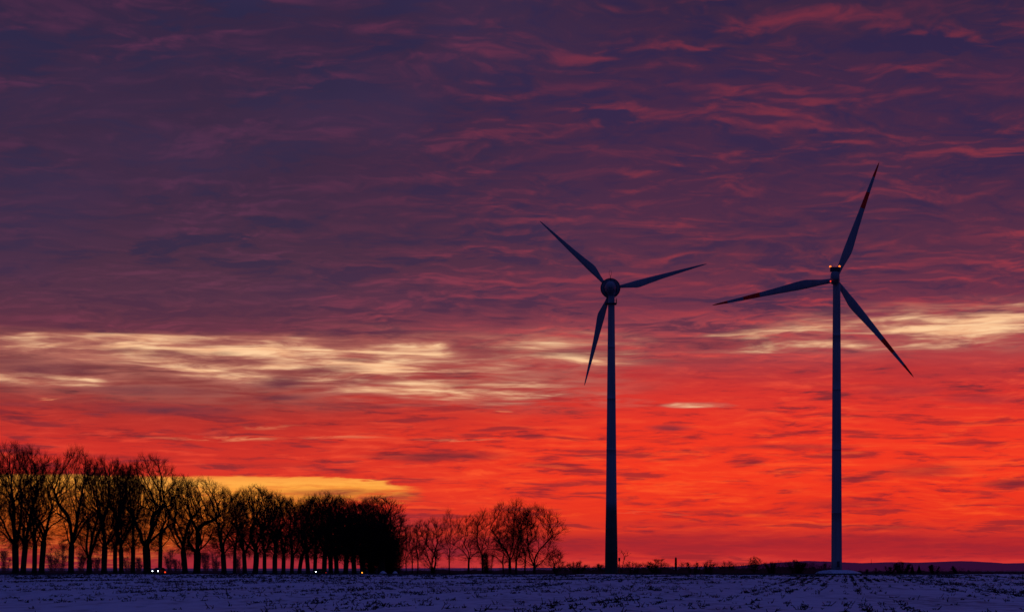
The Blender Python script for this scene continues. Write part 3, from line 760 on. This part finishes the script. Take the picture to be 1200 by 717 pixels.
# road between the tree rows
M_asph = noisy('asphalt', (.035, .035, .037), (.06, .06, .062), 6, .85, .1, spec=0)
V, Q = [], []
ysr = np.linspace(360, 1000, 80)
for y in ysr:
    x = -168.7+.194*y; z = gzf(y)-.05; V += [(x-2.8, y, z), (x+2.8, y, z)]
Q = [(2*i, 2*i+1, 2*i+3, 2*i+2) for i in range(len(ysr)-1)]
tag(np_mesh('road', np.array(V), np.array(Q), M_asph), kind='structure')
# distant hills
M_hill = noisy('hazy_wooded_ridge', (.20, .030, .085), (.23, .036, .095), .004, .95, spec=0)
M_hill2 = noisy('hazy_far_plain_ridge', (.22, .06, .14), (.25, .07, .16), .004, .95, spec=0)
def airlight(m, col):
    b = m.node_tree.nodes['Principled BSDF']; b.inputs['Emission Color'].default_value = (*col, 1); b.inputs['Emission Strength'].default_value = 1
airlight(M_hill, (.021, .003, .018)); airlight(M_hill2, (.020, .008, .030))
def ridge(name, Y, prof, mat, depth=1500, rough=.25, seed=1):
    pxs = np.linspace(prof[0][0], prof[-1][0], 420); tp = np.interp(pxs, [p[0] for p in prof], [p[1] for p in prof])
    tp = tp+np.array([rough*1.3*mn.noise(Vector((p*.045, seed, 0)))+rough*mn.noise(Vector((p*.35, seed, 3))) for p in pxs])
    V, Q = [], []
    rows = [(-.25, -1), (-.1, .55), (0, 1), (.5, .9), (1, -1)]
    for dy, fr in rows:
        for p, t in zip(pxs, tp):
            zt = Z_at(t, Y); z = -8 if fr < 0 else -8+(zt+8)*fr; V.append((X_at(p, Y), Y+dy*depth, z))
    n = len(pxs)
    for j in range(len(rows)-1):
        for i in range(n-1): Q.append((j*n+i, j*n+i+1, (j+1)*n+i+1, (j+1)*n+i))
    o = np_mesh(name, np.array(V), np.array(Q), mat, None, True); tag(o, kind='structure')
ridge('hills', 7000, [(860, 664), (900, 661), (945, 656.8), (975, 657.5), (1010, 659.5), (1040, 658.2), (1080, 658.8), (1100, 658), (1125, 656.8), (1150, 657.8), (1180, 659.8), (1230, 658.5), (1330, 657), (1500, 663)], M_hill, seed=3)
ridge('distant_rise', 9000, [(-400, 665), (0, 665.2), (200, 665.6), (400, 665.6), (700, 664.5), (900, 663), (1000, 664)], M_hill2, rough=.15, seed=5)

# ------------------------------------------------------------------ maize stubble
def stubble():
    c, s = math.cos(math.radians(9.5)), math.sin(math.radians(9.5))
    P0, P1, R0, R1 = [], [], [], []
    N = 90000
    Y = 42+(314-42)*rng.random(N)**.62; X = rng.uniform(-1, 1, N)*(.27*Y+14)
    w = X*c-Y*s; w = np.round(w/.75)*.75+rng.normal(0, .06, N); along = X*s+Y*c
    X = w*c+along*s; Y = -w*s+along*c
    keep = []
    wi = np.round(w/.75).astype(int)
    for i in range(N):
        a = .55*mn.noise(Vector((w[i]*.16, along[i]*.035, 1)))+.75*mn.noise(Vector((w[i]*1.1, along[i]*.42, 5)))
        rr = math.sin(wi[i]*2.4)*.10+math.sin(wi[i]*.77)*.10
        keep.append(a*.8+rr > -.03+.62*rng.random())
    k = np.array(keep) & (Y > 40) & (Y < 314); X, Y = X[k], Y[k]
    rep = rng.integers(1, 5, len(X)); X = np.repeat(X, rep); Y = np.repeat(Y, rep); n = len(X)
    X = X+rng.normal(0, .09, n); Y = Y+rng.normal(0, .16, n); Z = fz(X, Y)
    print('stubble clumps', n)
    base = np.stack([X, Y, Z-.03], 1)
    far = np.clip(Y/150, .9, 1.7)
    # upright cut stalks
    h = rng.gamma(3.0, .026, n)+.03; ti = rng.normal(0, .45, (n, 2))
    tip = base+np.stack([ti[:, 0]*h*1.2, ti[:, 1]*h*1.2, h], 1)
    mid = (base+tip)/2+rng.normal(0, .012, (n, 3))
    P0 += [base, mid]; P1 += [mid, tip]; R0 += [.019*far, .018*far]; R1 += [.018*far, .014*far]
    # leaf rags and fallen pieces
    for q in range(2):
        m = rng.random(n) < (.65 if q == 0 else .4)
        b = mid[m] if q == 0 else base[m]+np.array([0, 0, .05]); mm = m.sum(); L = rng.uniform(.05, .17, mm)
        a = rng.uniform(0, 6.28, mm); d = np.stack([np.cos(a), np.sin(a), rng.normal(.15 if q == 0 else .02, .35 if q == 0 else .08, mm)], 1)
        t = b+d*L[:, None]; t[:, 2] = np.maximum(t[:, 2], fz(t[:, 0], t[:, 1])+.005)
        P0.append(b); P1.append(t); R0.append(.017*far[m]); R1.append(.009*far[m])
    P0, P1, R0, R1 = map(np.concatenate, (P0, P1, R0, R1))
    return tubes(P0, P1, R0, R1, 3)
M_stub = noisy('maize_stubble', (.02, .014, .012), (.07, .045, .03), 1.0, .95, spec=0)
v, q = stubble(); o = np_mesh('maize_stubble', v, q, M_stub)
tag(o, 'dark broken maize stubble poking in rows through the snow', 'stubble', kind='stuff')
# dry grass along verge
n = 26000; X = rng.uniform(-120, 125, n); Y = rng.uniform(314, 352, n); Z = gz(Y)+.02
b = np.stack([X, Y, Z], 1); h = rng.gamma(2.5, .035, n)+.03; t = b+np.stack([rng.normal(0, .05, n), rng.normal(0, .05, n), h], 1)
v, q = tubes(b, t, np.full(n, .012), np.full(n, .006)); o = np_mesh('verge_grass', v, q, M_stub)
tag(o, 'short dark dry grass along the far edge of the snowy field', 'grass', kind='stuff')

# ------------------------------------------------------------------ sky
world = bpy.data.worlds.new('World'); scn.world = world; world.use_nodes = True
world.cycles.sampling_method = 'MANUAL'; world.cycles.sample_map_resolution = 256
nt = world.node_tree; nt.nodes.clear()
def N(t): return nt.nodes.new(t)
def setin(sock, v):
    if isinstance(v, bpy.types.NodeSocket): nt.links.new(v, sock)
    else: sock.default_value = v
def M(op, a, b=0., c=0.):
    n = N('ShaderNodeMath'); n.operation = op; setin(n.inputs[0], a); setin(n.inputs[1], b); setin(n.inputs[2], c); return n.outputs[0]
def VM(op, a, b=(0, 0, 0), c=(0, 0, 0)):
    n = N('ShaderNodeVectorMath'); n.operation = op; setin(n.inputs[0], a); setin(n.inputs[1], b)
    if op == 'MULTIPLY_ADD': setin(n.inputs[2], c)
    return n.outputs['Value'] if op == 'LENGTH' else n.outputs[0]
def MR(v, a, b, c=0., d=1., smooth=True):
    n = N('ShaderNodeMapRange'); n.interpolation_type = 'SMOOTHSTEP' if smooth else 'LINEAR'
    setin(n.inputs['Value'], v); setin(n.inputs['From Min'], a); setin(n.inputs['From Max'], b); setin(n.inputs['To Min'], c); setin(n.inputs['To Max'], d); return n.outputs['Result']
def MIX(f, a, b):
    n = N('ShaderNodeMix'); n.data_type = 'RGBA'; setin(n.inputs['Factor'], f)
    for s, v in ((n.inputs[6], a), (n.inputs[7], b)):
        setin(s, v if isinstance(v, bpy.types.NodeSocket) else (*v, 1))
    return n.outputs[2]
def NOISE(vec, scale, detail=4, rough=.5, dist=0., out='Fac', lac=2.0):
    n = N('ShaderNodeTexNoise'); setin(n.inputs['Vector'], vec); n.inputs['Scale'].default_value = scale; n.inputs['Detail'].default_value = detail
    n.inputs['Roughness'].default_value = rough; n.inputs['Distortion'].default_value = dist; n.inputs['Lacunarity'].default_value = lac; return n.outputs[out]
def COMB(x, y, z=0.):
    n = N('ShaderNodeCombineXYZ'); setin(n.inputs[0], x); setin(n.inputs[1], y); setin(n.inputs[2], z); return n.outputs[0]
def RAMP(v, stops, lo, hi):
    """stops: (photo row, srgb)"""
    t = MR(v, lo, hi, 0., 1., False); n = N('ShaderNodeValToRGB'); cr = n.color_ramp
    st = sorted([((p-lo)/(hi-lo), lin(c)) for p, c in stops])
    cr.elements[0].position = st[0][0]; cr.elements[0].color = (*st[0][1], 1); cr.elements[1].position = st[-1][0]; cr.elements[1].color = (*st[-1][1], 1)
    for p, c in st[1:-1]:
        e = cr.elements.new(p); e.color = (*c, 1)
    nt.links.new(t, n.inputs['Fac']); return n.outputs['Color']
tc = N('ShaderNodeTexCoord').outputs['Generated']
sep = N('ShaderNodeSeparateXYZ'); nt.links.new(tc, sep.inputs[0]); dx, dy, dz = sep.outputs
hyp = M('SQRT', M('ADD', M('MULTIPLY', dx, dx), M('MULTIPLY', dy, dy)))
az = M('ARCTAN2', dx, dy)
U = M('MULTIPLY_ADD', az, 23.75, 6.0)                        # hundreds of photo px across
V0 = M('MULTIPLY', M('DIVIDE', dz, M('MAXIMUM', hyp, .02)), -23.6)
ROW = M('ADD', V0, 6.66)                                      # hundreds of photo px down
# cloud sheet coordinates (flat deck seen in perspective)
zk = M('ADD', M('MAXIMUM', dz, 0.), .12)
CP = COMB(M('DIVIDE', dx, zk), M('DIVIDE', dy, zk), 0.)
UV = COMB(M('MULTIPLY', U, 1.0), M('MULTIPLY', ROW, 1.0), 0.)
UVs = VM('MULTIPLY', UV, (.55, 3.2, 1))
UVs2 = VM('MULTIPLY', VM('ADD', UV, VM('MULTIPLY', NOISE(UV, 1.2, 3, .5, out='Color'), (.9, .18, 0))), (1.15, 9.5, 1))
# warps
wl = M('SUBTRACT', NOISE(UVs, 1.0, 4, .55), .5)
wf = M('SUBTRACT', NOISE(UVs2, 1.0, 5, .6), .5)
warp = M('ADD', M('MULTIPLY', wl, .34), M('MULTIPLY', wf, .10))
edgefree = MR(U, 3.0, 5.5, .30, 1.0)
warpE = M('MULTIPLY', warp, edgefree)
ROWw = M('ADD', ROW, warpE)
Uw = M('ADD', U, M('MULTIPLY', wl, .8))
P2 = COMB(Uw, M('ADD', ROW, M('MULTIPLY', warp, .42)), 0.)

LO, HI = -12.0, 6.8
def px(stops): return [(a/100., c) for a, c in stops]
# mean colour, and colour of the lit and the shaded puffs, left and right
Lm = px([(664, (150, 34, 56)), (650, (150, 34, 48)), (635, (172, 42, 42)), (615, (200, 50, 38)), (590, (222, 52, 40)), (545, (210, 45, 40)), (515, (198, 42, 40)), (490, (176, 44, 44)), (468, (146, 48, 52)),
         (440, (128, 60, 62)), (405, (140, 76, 76)), (394, (136, 72, 74)), (390, (100, 48, 68)), (350, (82, 46, 70)), (300, (70, 43, 68)), (230, (61, 40, 68)), (150, (55, 38, 66)), (60, (54, 38, 68)), (0, (50, 36, 66)), (-200, (40, 36, 78)), (-600, (20, 32, 84)), (-1200, (16, 32, 84))])
Rm = px([(664, (214, 60, 54)), (654, (196, 42, 46)), (638, (176, 34, 42)), (622, (214, 48, 38)), (600, (230, 48, 32)), (560, (242, 53, 32)), (510, (238, 51, 34)), (470, (218, 48, 42)), (440, (186, 48, 52)),
         (405, (168, 66, 72)), (380, (146, 62, 76)), (350, (108, 48, 72)), (300, (88, 44, 70)), (220, (72, 40, 70)), (100, (64, 38, 70)), (0, (58, 37, 66)), (-200, (48, 38, 80)), (-600, (30, 42, 102)), (-1200, (36, 45, 106))])
Ll = px([(664, (190, 50, 56)), (600, (250, 74, 44)), (520, (238, 70, 52)), (470, (206, 66, 58)), (440, (206, 120, 96)), (397, (206, 128, 104)), (390, (142, 60, 84)), (330, (112, 56, 84)), (230, (98, 50, 82)), (100, (104, 50, 84)), (0, (112, 52, 84)), (-300, (60, 46, 90)), (-1200, (22, 40, 98))])
Rl = px([(664, (236, 70, 52)), (640, (230, 54, 40)), (600, (255, 86, 36)), (500, (255, 84, 42)), (450, (244, 80, 58)), (400, (214, 76, 72)), (350, (172, 58, 70)), (250, (140, 52, 68)), (130, (130, 48, 66)), (0, (124, 45, 64)), (-300, (70, 46, 90)), (-1200, (22, 40, 98))])
Ls = px([(664, (110, 26, 52)), (600, (150, 30, 44)), (520, (132, 28, 42)), (470, (96, 34, 48)), (430, (88, 46, 56)), (395, (108, 54, 66)), (390, (86, 44, 68)), (300, (52, 40, 70)), (100, (44, 38, 70)), (0, (42, 38, 72)), (-300, (32, 34, 74)), (-1200, (18, 34, 92))])
Rs = px([(664, (150, 34, 50)), (600, (156, 34, 44)), (500, (156, 36, 44)), (450, (124, 40, 52)), (400, (112, 50, 68)), (350, (76, 42, 72)), (250, (58, 38, 72)), (100, (50, 37, 74)), (0, (44, 34, 70)), (-300, (34, 34, 74)), (-1200, (18, 34, 92))])
lr = MR(M('ADD', U, M('MULTIPLY', wl, 3.0)), 2.5, 8.0)
mean = MIX(lr, RAMP(ROWw, Lm, LO, HI), RAMP(ROWw, Rm, LO, HI))
litc = MIX(lr, RAMP(ROWw, Ll, LO, HI), RAMP(ROWw, Rl, LO, HI))
shac = MIX(lr, RAMP(ROWw, Ls, LO, HI), RAMP(ROWw, Rs, LO, HI))
# puff texture
wv = NOISE(CP, 4.0, 3, .55, out='Color')
CPw = VM('ADD', CP, VM('MULTIPLY', VM('SUBTRACT', wv, (.5, .5, .5)), (.22, .20, 0)))
CPh = VM('ADD', CPw, (0, .035, 0)); CPm = VM('ADD', CPw, (.004, .018, 0))
n_big = NOISE(VM('MULTIPLY', CPw, (.7, 1, 1)), 4.2, 4, .55)
n_bigh = NOISE(VM('MULTIPLY', CPh, (.7, 1, 1)), 4.2, 4, .55)
n_mid = NOISE(VM('MULTIPLY', CPw, (.95, 1, 1)), 12.0, 5, .54)
n_midh = NOISE(VM('MULTIPLY', CPm, (.95, 1, 1)), 12.0, 4, .54)
n_fin = NOISE(VM('MULTIPLY', CPw, (.6, 1, 1)), 38.0, 4, .6)
n_st = NOISE(UVs2, 1.3, 6, .64)
n_sth = NOISE(VM('ADD', UVs2, (0, .35, 0)), 1.3, 4, .62)
low = MR(ROW, 3.6, 4.8)       # share of long streaks near the horizon
puff = M('ADD', M('MULTIPLY', n_big, .40), M('ADD', M('MULTIPLY', n_mid, .42), M('MULTIPLY', n_fin, .18)))
relief = M('ADD', M('MULTIPLY', M('SUBTRACT', n_big, n_bigh), .9), M('MULTIPLY', M('SUBTRACT', n_mid, n_midh), .55))
n_sw = NOISE(VM('MULTIPLY', VM('ADD', UV, VM('MULTIPLY', wv, (.5, .10, 0))), (1.9, 20., 1)), 1.3, 5, .6)
strk = M('ADD', M('MULTIPLY', n_st, .40), M('ADD', M('MULTIPLY', n_sw, .20), M('MULTIPLY', NOISE(UVs, 1.5, 5, .55), .40)))
hi = M('SUBTRACT', 1., low)
calm = M('ADD', .62, M('MULTIPLY', MR(NOISE(VM('MULTIPLY', UV, (.45, 1.1, 1)), 1.3, 3, .5), .38, .62), .75))
tex0 = M('ADD', M('MULTIPLY', puff, hi), M('MULTIPLY', strk, low))
tex = M('ADD', .5, M('MULTIPLY', M('SUBTRACT', tex0, .5), calm))
sky = MIX(MR(M('ADD', M('ADD', tex, M('MULTIPLY', M('MULTIPLY', relief, hi), .25)), M('MULTIPLY', low, .022)), .515, .39), mean, shac)
ltex = M('ADD', M('MULTIPLY', M('ADD', M('ADD', .5, M('MULTIPLY', M('SUBTRACT', puff, .5), .55)), M('MULTIPLY', relief, 1.0)), hi), M('MULTIPLY', M('ADD', tex, M('MULTIPLY', M('SUBTRACT', n_st, n_sth), .12)), low))
patch = MR(NOISE(VM('MULTIPLY', UV, (.35, .8, 1)), 1.7, 3, .5), .35, .62, .35, 1.1)
litamt = M('MULTIPLY', M('MULTIPLY', MR(ltex, .475, .72), patch), MR(U, 1., 8., .62, 1.))
litamt = M('MULTIPLY', M('MINIMUM', litamt, 1.), MR(ROW, 3.0, 4.6, .82, 1.))
sky = MIX(litamt, sky, litc)
mar = MR(NOISE(VM('MULTIPLY', VM('ADD', UV, VM('MULTIPLY', wv, (.6, .12, 0))), (.75, 7.5, 1)), 1.15, 6, .6, .3), .53, .64)
sky = MIX(M('MULTIPLY', mar, M('MULTIPLY', MR(ROW, 4.3, 4.9), .72)), sky, MIX(lr, lin((120, 34, 50)), lin((142, 34, 46))))
glow = MR(NOISE(VM('MULTIPLY', VM('ADD', UV, VM('MULTIPLY', wv, (.6, .12, 0))), (.6, 6.5, 1)), 1.5, 6, .6, .3), .54, .66)
sky = MIX(M('MULTIPLY', glow, M('MULTIPLY', MR(ROW, 4.6, 5.2), M('MULTIPLY', MR(ROW, 6.4, 6.1), .55))), sky, litc)
# calm smoky veil on the left and middle upper sky
veil = M('MULTIPLY', MR(NOISE(VM('MULTIPLY', UV, (.25, .6, 1)), 1.0, 3, .5), .42, .62), M('MULTIPLY', MR(ROW, 3.8, 3.2), MR(U, 8.5, 5.)))
sky = MIX(M('MULTIPLY', veil, .4), sky, lin((64, 45, 78)))

def blobs(lst, P, inner=.1):
    tot = None
    for (cx, cy, rx, ry, s) in lst:
        iv = (100./rx, 100./ry, 0); off = (-cx/rx, -cy/ry, 0)
        d = VM('LENGTH', VM('MULTIPLY_ADD', P, iv, off))
        m = MR(d, inner, 1.25, s, 0.)
        tot = m if tot is None else M('MAXIMUM', tot, m)
    return tot
# pale gold torn band
P3 = COMB(M('ADD', U, M('MULTIPLY', wl, .35)), M('ADD', ROW, M('MULTIPLY', warp, .22)), 0.)
cream = blobs([(150, 404, 260, 20, .95), (300, 418, 260, 34, 1.05), (430, 424, 220, 40, 1.05), (540, 455, 170, 24, 1.05), (30, 448, 150, 11, .95), (650, 408, 170, 26, .74), (800, 412, 170, 16, .45), (1110, 387, 230, 32, 1.05), (950, 398, 150, 18, .85), (690, 466, 120, 12, .6), (822, 473, 55, 5, .7)], P3, .25)
c1n = NOISE(VM('MULTIPLY', P3, (.62, 6.6, 1)), 1.2, 8, .60, 1.1)
c2n = NOISE(VM('MULTIPLY', P2, (1.3, 18., 1)), 1.2, 7, .6, .5)
c3n = NOISE(VM('MULTIPLY', P3, (.55, 4.2, 1)), 1.5, 4, .5, .2)
craw = M('ADD', M('MULTIPLY', c1n, .40), M('ADD', M('MULTIPLY', c2n, .12), M('MULTIPLY', c3n, .48)))
cs = M('SUBTRACT', M('MULTIPLY', cream, 1.25), M('ADD', M('MULTIPLY', M('SUBTRACT', craw, .5), 6.2), .52))
cm = M('MULTIPLY', MR(cs, -.15, 1.15, 0., 1., False), MR(cream, .05, .35))
creamcol = MIX(MR(cm, .2, 1.), lin((180, 104, 92)), MIX(MR(c2n, .3, .7), lin((255, 208, 160)), lin((240, 176, 132))))
warmhaze = M('MULTIPLY', blobs([(280, 428, 420, 50, .8), (1110, 386, 220, 34, .8), (620, 428, 170, 50, .65)], P2, .3), MR(craw, .60, .42, .0, 1.))
cut = MR(ROW, 3.915, 3.95); cutfree = MR(U, 3.0, 4.6)
cutm = M('MAXIMUM', cut, cutfree)
sky = MIX(M('MULTIPLY', M('MULTIPLY', warmhaze, .8), cutm), sky, lin((186, 112, 98)))
sky = MIX(M('MULTIPLY', cm, cutm), sky, creamcol)
# thin bright threads
thr = blobs([(58, 470, 16, 2.2, .9), (255, 513, 85, 3.2, .75), (400, 512, 60, 2.0, .4), (540, 514, 60, 2, .45), (583, 478, 10, 2, .8), (300, 498, 60, 3, .3), (760, 600, 40, 2, .3)], P2)
sky = MIX(M('MULTIPLY', thr, MR(c2n, .58, .42)), sky, lin((246, 150, 104)))
# dark lens clouds
dk = blobs([(60, 437, 80, 9, .75), (20, 428, 50, 7, .5), (150, 413, 40, 5, .55), (195, 415, 55, 6, .55), (255, 414, 28, 3.5, .4), (190, 481, 90, 8, .8), (120, 489, 16, 3, .6), (25, 478, 40, 4, .4), (322, 447, 45, 9, .9), (385, 432, 50, 7, .5),
            (440, 446, 60, 7, .4), (415, 420, 24, 3.5, .55), (170, 458, 90, 7, .55), (320, 464, 50, 4, .6), (512, 533, 95, 7.5, 1.), (455, 535, 30, 3, .5), (580, 410, 60, 8, .5), (690, 412, 90, 7, .55), (830, 402, 110, 8, .55), (800, 420, 90, 6, .4),
            (793, 501, 30, 4.5, .8), (845, 525, 30, 5, .35), (1080, 553, 62, 10, .6), (1010, 562, 50, 5, .45), (1188, 569, 38, 7, .75), (935, 523, 90, 4, .6), (1000, 592, 70, 7, .45), (1040, 618, 60, 5, .5),
            (870, 540, 25, 5, .4), (650, 545, 50, 4, .3), (1070, 460, 60, 8, .4), (1150, 470, 60, 6, .4), (900, 600, 60, 4, .4), (130, 535, 100, 3, .35), (300, 545, 120, 4, .3)], P2)
dkn = MR(n_st, .30, .66, 1.15, .75)
sky = MIX(M('MULTIPLY', dk, dkn), sky, MIX(MR(ROW, 4.7, 5.4), lin((98, 44, 62)), lin((112, 32, 48))))
# murky red bank above the horizon
bank = blobs([(900, 637, 420, 16, .75), (1150, 645, 300, 10, .7), (480, 612, 60, 14, .6), (660, 640, 120, 10, .6), (520, 640, 200, 10, .3), (800, 612, 120, 5, .45)], P2, .3)
sky = MIX(M('MULTIPLY', bank, MR(n_st, .3, .6, 1., .7)), sky, MIX(MR(U, 4, 7), lin((140, 34, 58)), lin((166, 34, 46))))
# clear gap of yellow sky low on the left
Pg = M('ADD', ROW, M('ADD', M('MULTIPLY', warp, .14), M('ADD', M('MULTIPLY', M('SUBTRACT', n_sw, .5), MR(U, 3., 4.8, .08, .26)), M('MULTIPLY', wl, MR(U, 3., 4.8, .0, .35)))))
bot = M('ADD', MR(U, 1.4, 3.7, 6.70, 5.86, False), MR(U, 3.6, 5.0, 0., -.12, False))
topm = MR(Pg, MR(U, 3.7, 5.2, 5.56, 5.68, True), MR(U, 3.7, 5.2, 5.60, 5.74, True))
botm = MR(M('ADD', Pg, M('MULTIPLY', wf, .35)), M('ADD', bot, .14), M('SUBTRACT', bot, MR(U, 2., 4., .20, .08)))
gap = M('MULTIPLY', M('MULTIPLY', topm, botm), MR(U, 5.0, 4.5))
gap = M('MULTIPLY', gap, MR(U, -3.0, -1.0))
gapcol = RAMP(M('ADD', Pg, M('MULTIPLY', MR(U, 0., 2.2, .10, 0.), 1.0)), px([(556, (246, 140, 60)), (565, (253, 172, 74)), (577, (250, 156, 58)), (592, (236, 132, 42)), (612, (216, 96, 30)), (635, (190, 72, 26)), (652, (160, 46, 36)), (664, (140, 32, 48)), (680, (130, 28, 52))]), 5.4, 6.9)
gapcol = MIX(M('MULTIPLY', MR(n_sw, .44, .64), MR(ROW, 5.5, 5.8, 0., .6)), gapcol, lin((226, 112, 50)))
sky = MIX(gap, sky, gapcol)
lens = blobs([(395, 577, 85, 4.5, .85), (440, 583, 60, 4, .5), (340, 583, 60, 5, .4)], P2)
sky = MIX(M('MULTIPLY', lens, MR(n_st, .3, .6, 1.1, .6)), sky, lin((130, 44, 46)))
# fade to blue dusk away from the sunset side
back = MR(M('ABSOLUTE', az), .55, 1.7)
dusk = RAMP(ROW, px([(664, (40, 42, 88)), (300, (34, 42, 92)), (-300, (28, 40, 98)), (-1200, (36, 45, 106))]), LO, HI)
sky = MIX(back, sky, dusk)
bel = MR(ROW, 6.8, 7.6); sky = MIX(bel, sky, lin((26, 26, 52)))
bg = N('ShaderNodeBackground'); nt.links.new(sky, bg.inputs['Color']); bg.inputs['Strength'].default_value = 1.0
ns = N('ShaderNodeTexSky'); ns.sky_type = 'NISHITA'; ns.sun_disc = False; ns.sun_elevation = math.radians(0.5); ns.sun_rotation = math.radians(-7); ns.altitude = 50
bg2 = N('ShaderNodeBackground'); nt.links.new(ns.outputs[0], bg2.inputs['Color']); bg2.inputs['Strength'].default_value = .0015
ad = N('ShaderNodeAddShader'); nt.links.new(bg.outputs[0], ad.inputs[0]); nt.links.new(bg2.outputs[0], ad.inputs[1])
ow = N('ShaderNodeOutputWorld'); nt.links.new(ad.outputs[0], ow.inputs['Surface'])

sl = bpy.data.lights.new('sun_light', 'SUN'); sl.energy = .12; sl.color = (1, .35, .15); sl.angle = math.radians(4)
so = bpy.data.objects.new('sun_light', sl); COL.objects.link(so)
el, a = math.radians(.5), math.radians(-7)
d = Vector((math.sin(a)*math.cos(el), math.cos(a)*math.cos(el), math.sin(el)))
so.rotation_euler = d.to_track_quat('Z', 'Y').to_euler()

# ------------------------------------------------------------------ camera
cam = bpy.data.cameras.new('camera'); co_ = bpy.data.objects.new('camera', cam); COL.objects.link(co_)
cam.sensor_width = 36; cam.lens = F/1200*36; cam.shift_y = (HY-358.5)/1200; cam.clip_end = 60000; cam.clip_start = .5
co_.location = (0, 0, CAMH); co_.rotation_euler = (math.radians(90), 0, 0)
scn.camera = co_
scn.view_settings.view_transform = 'Standard'; scn.view_settings.look = 'None'; scn.view_settings.exposure = 0
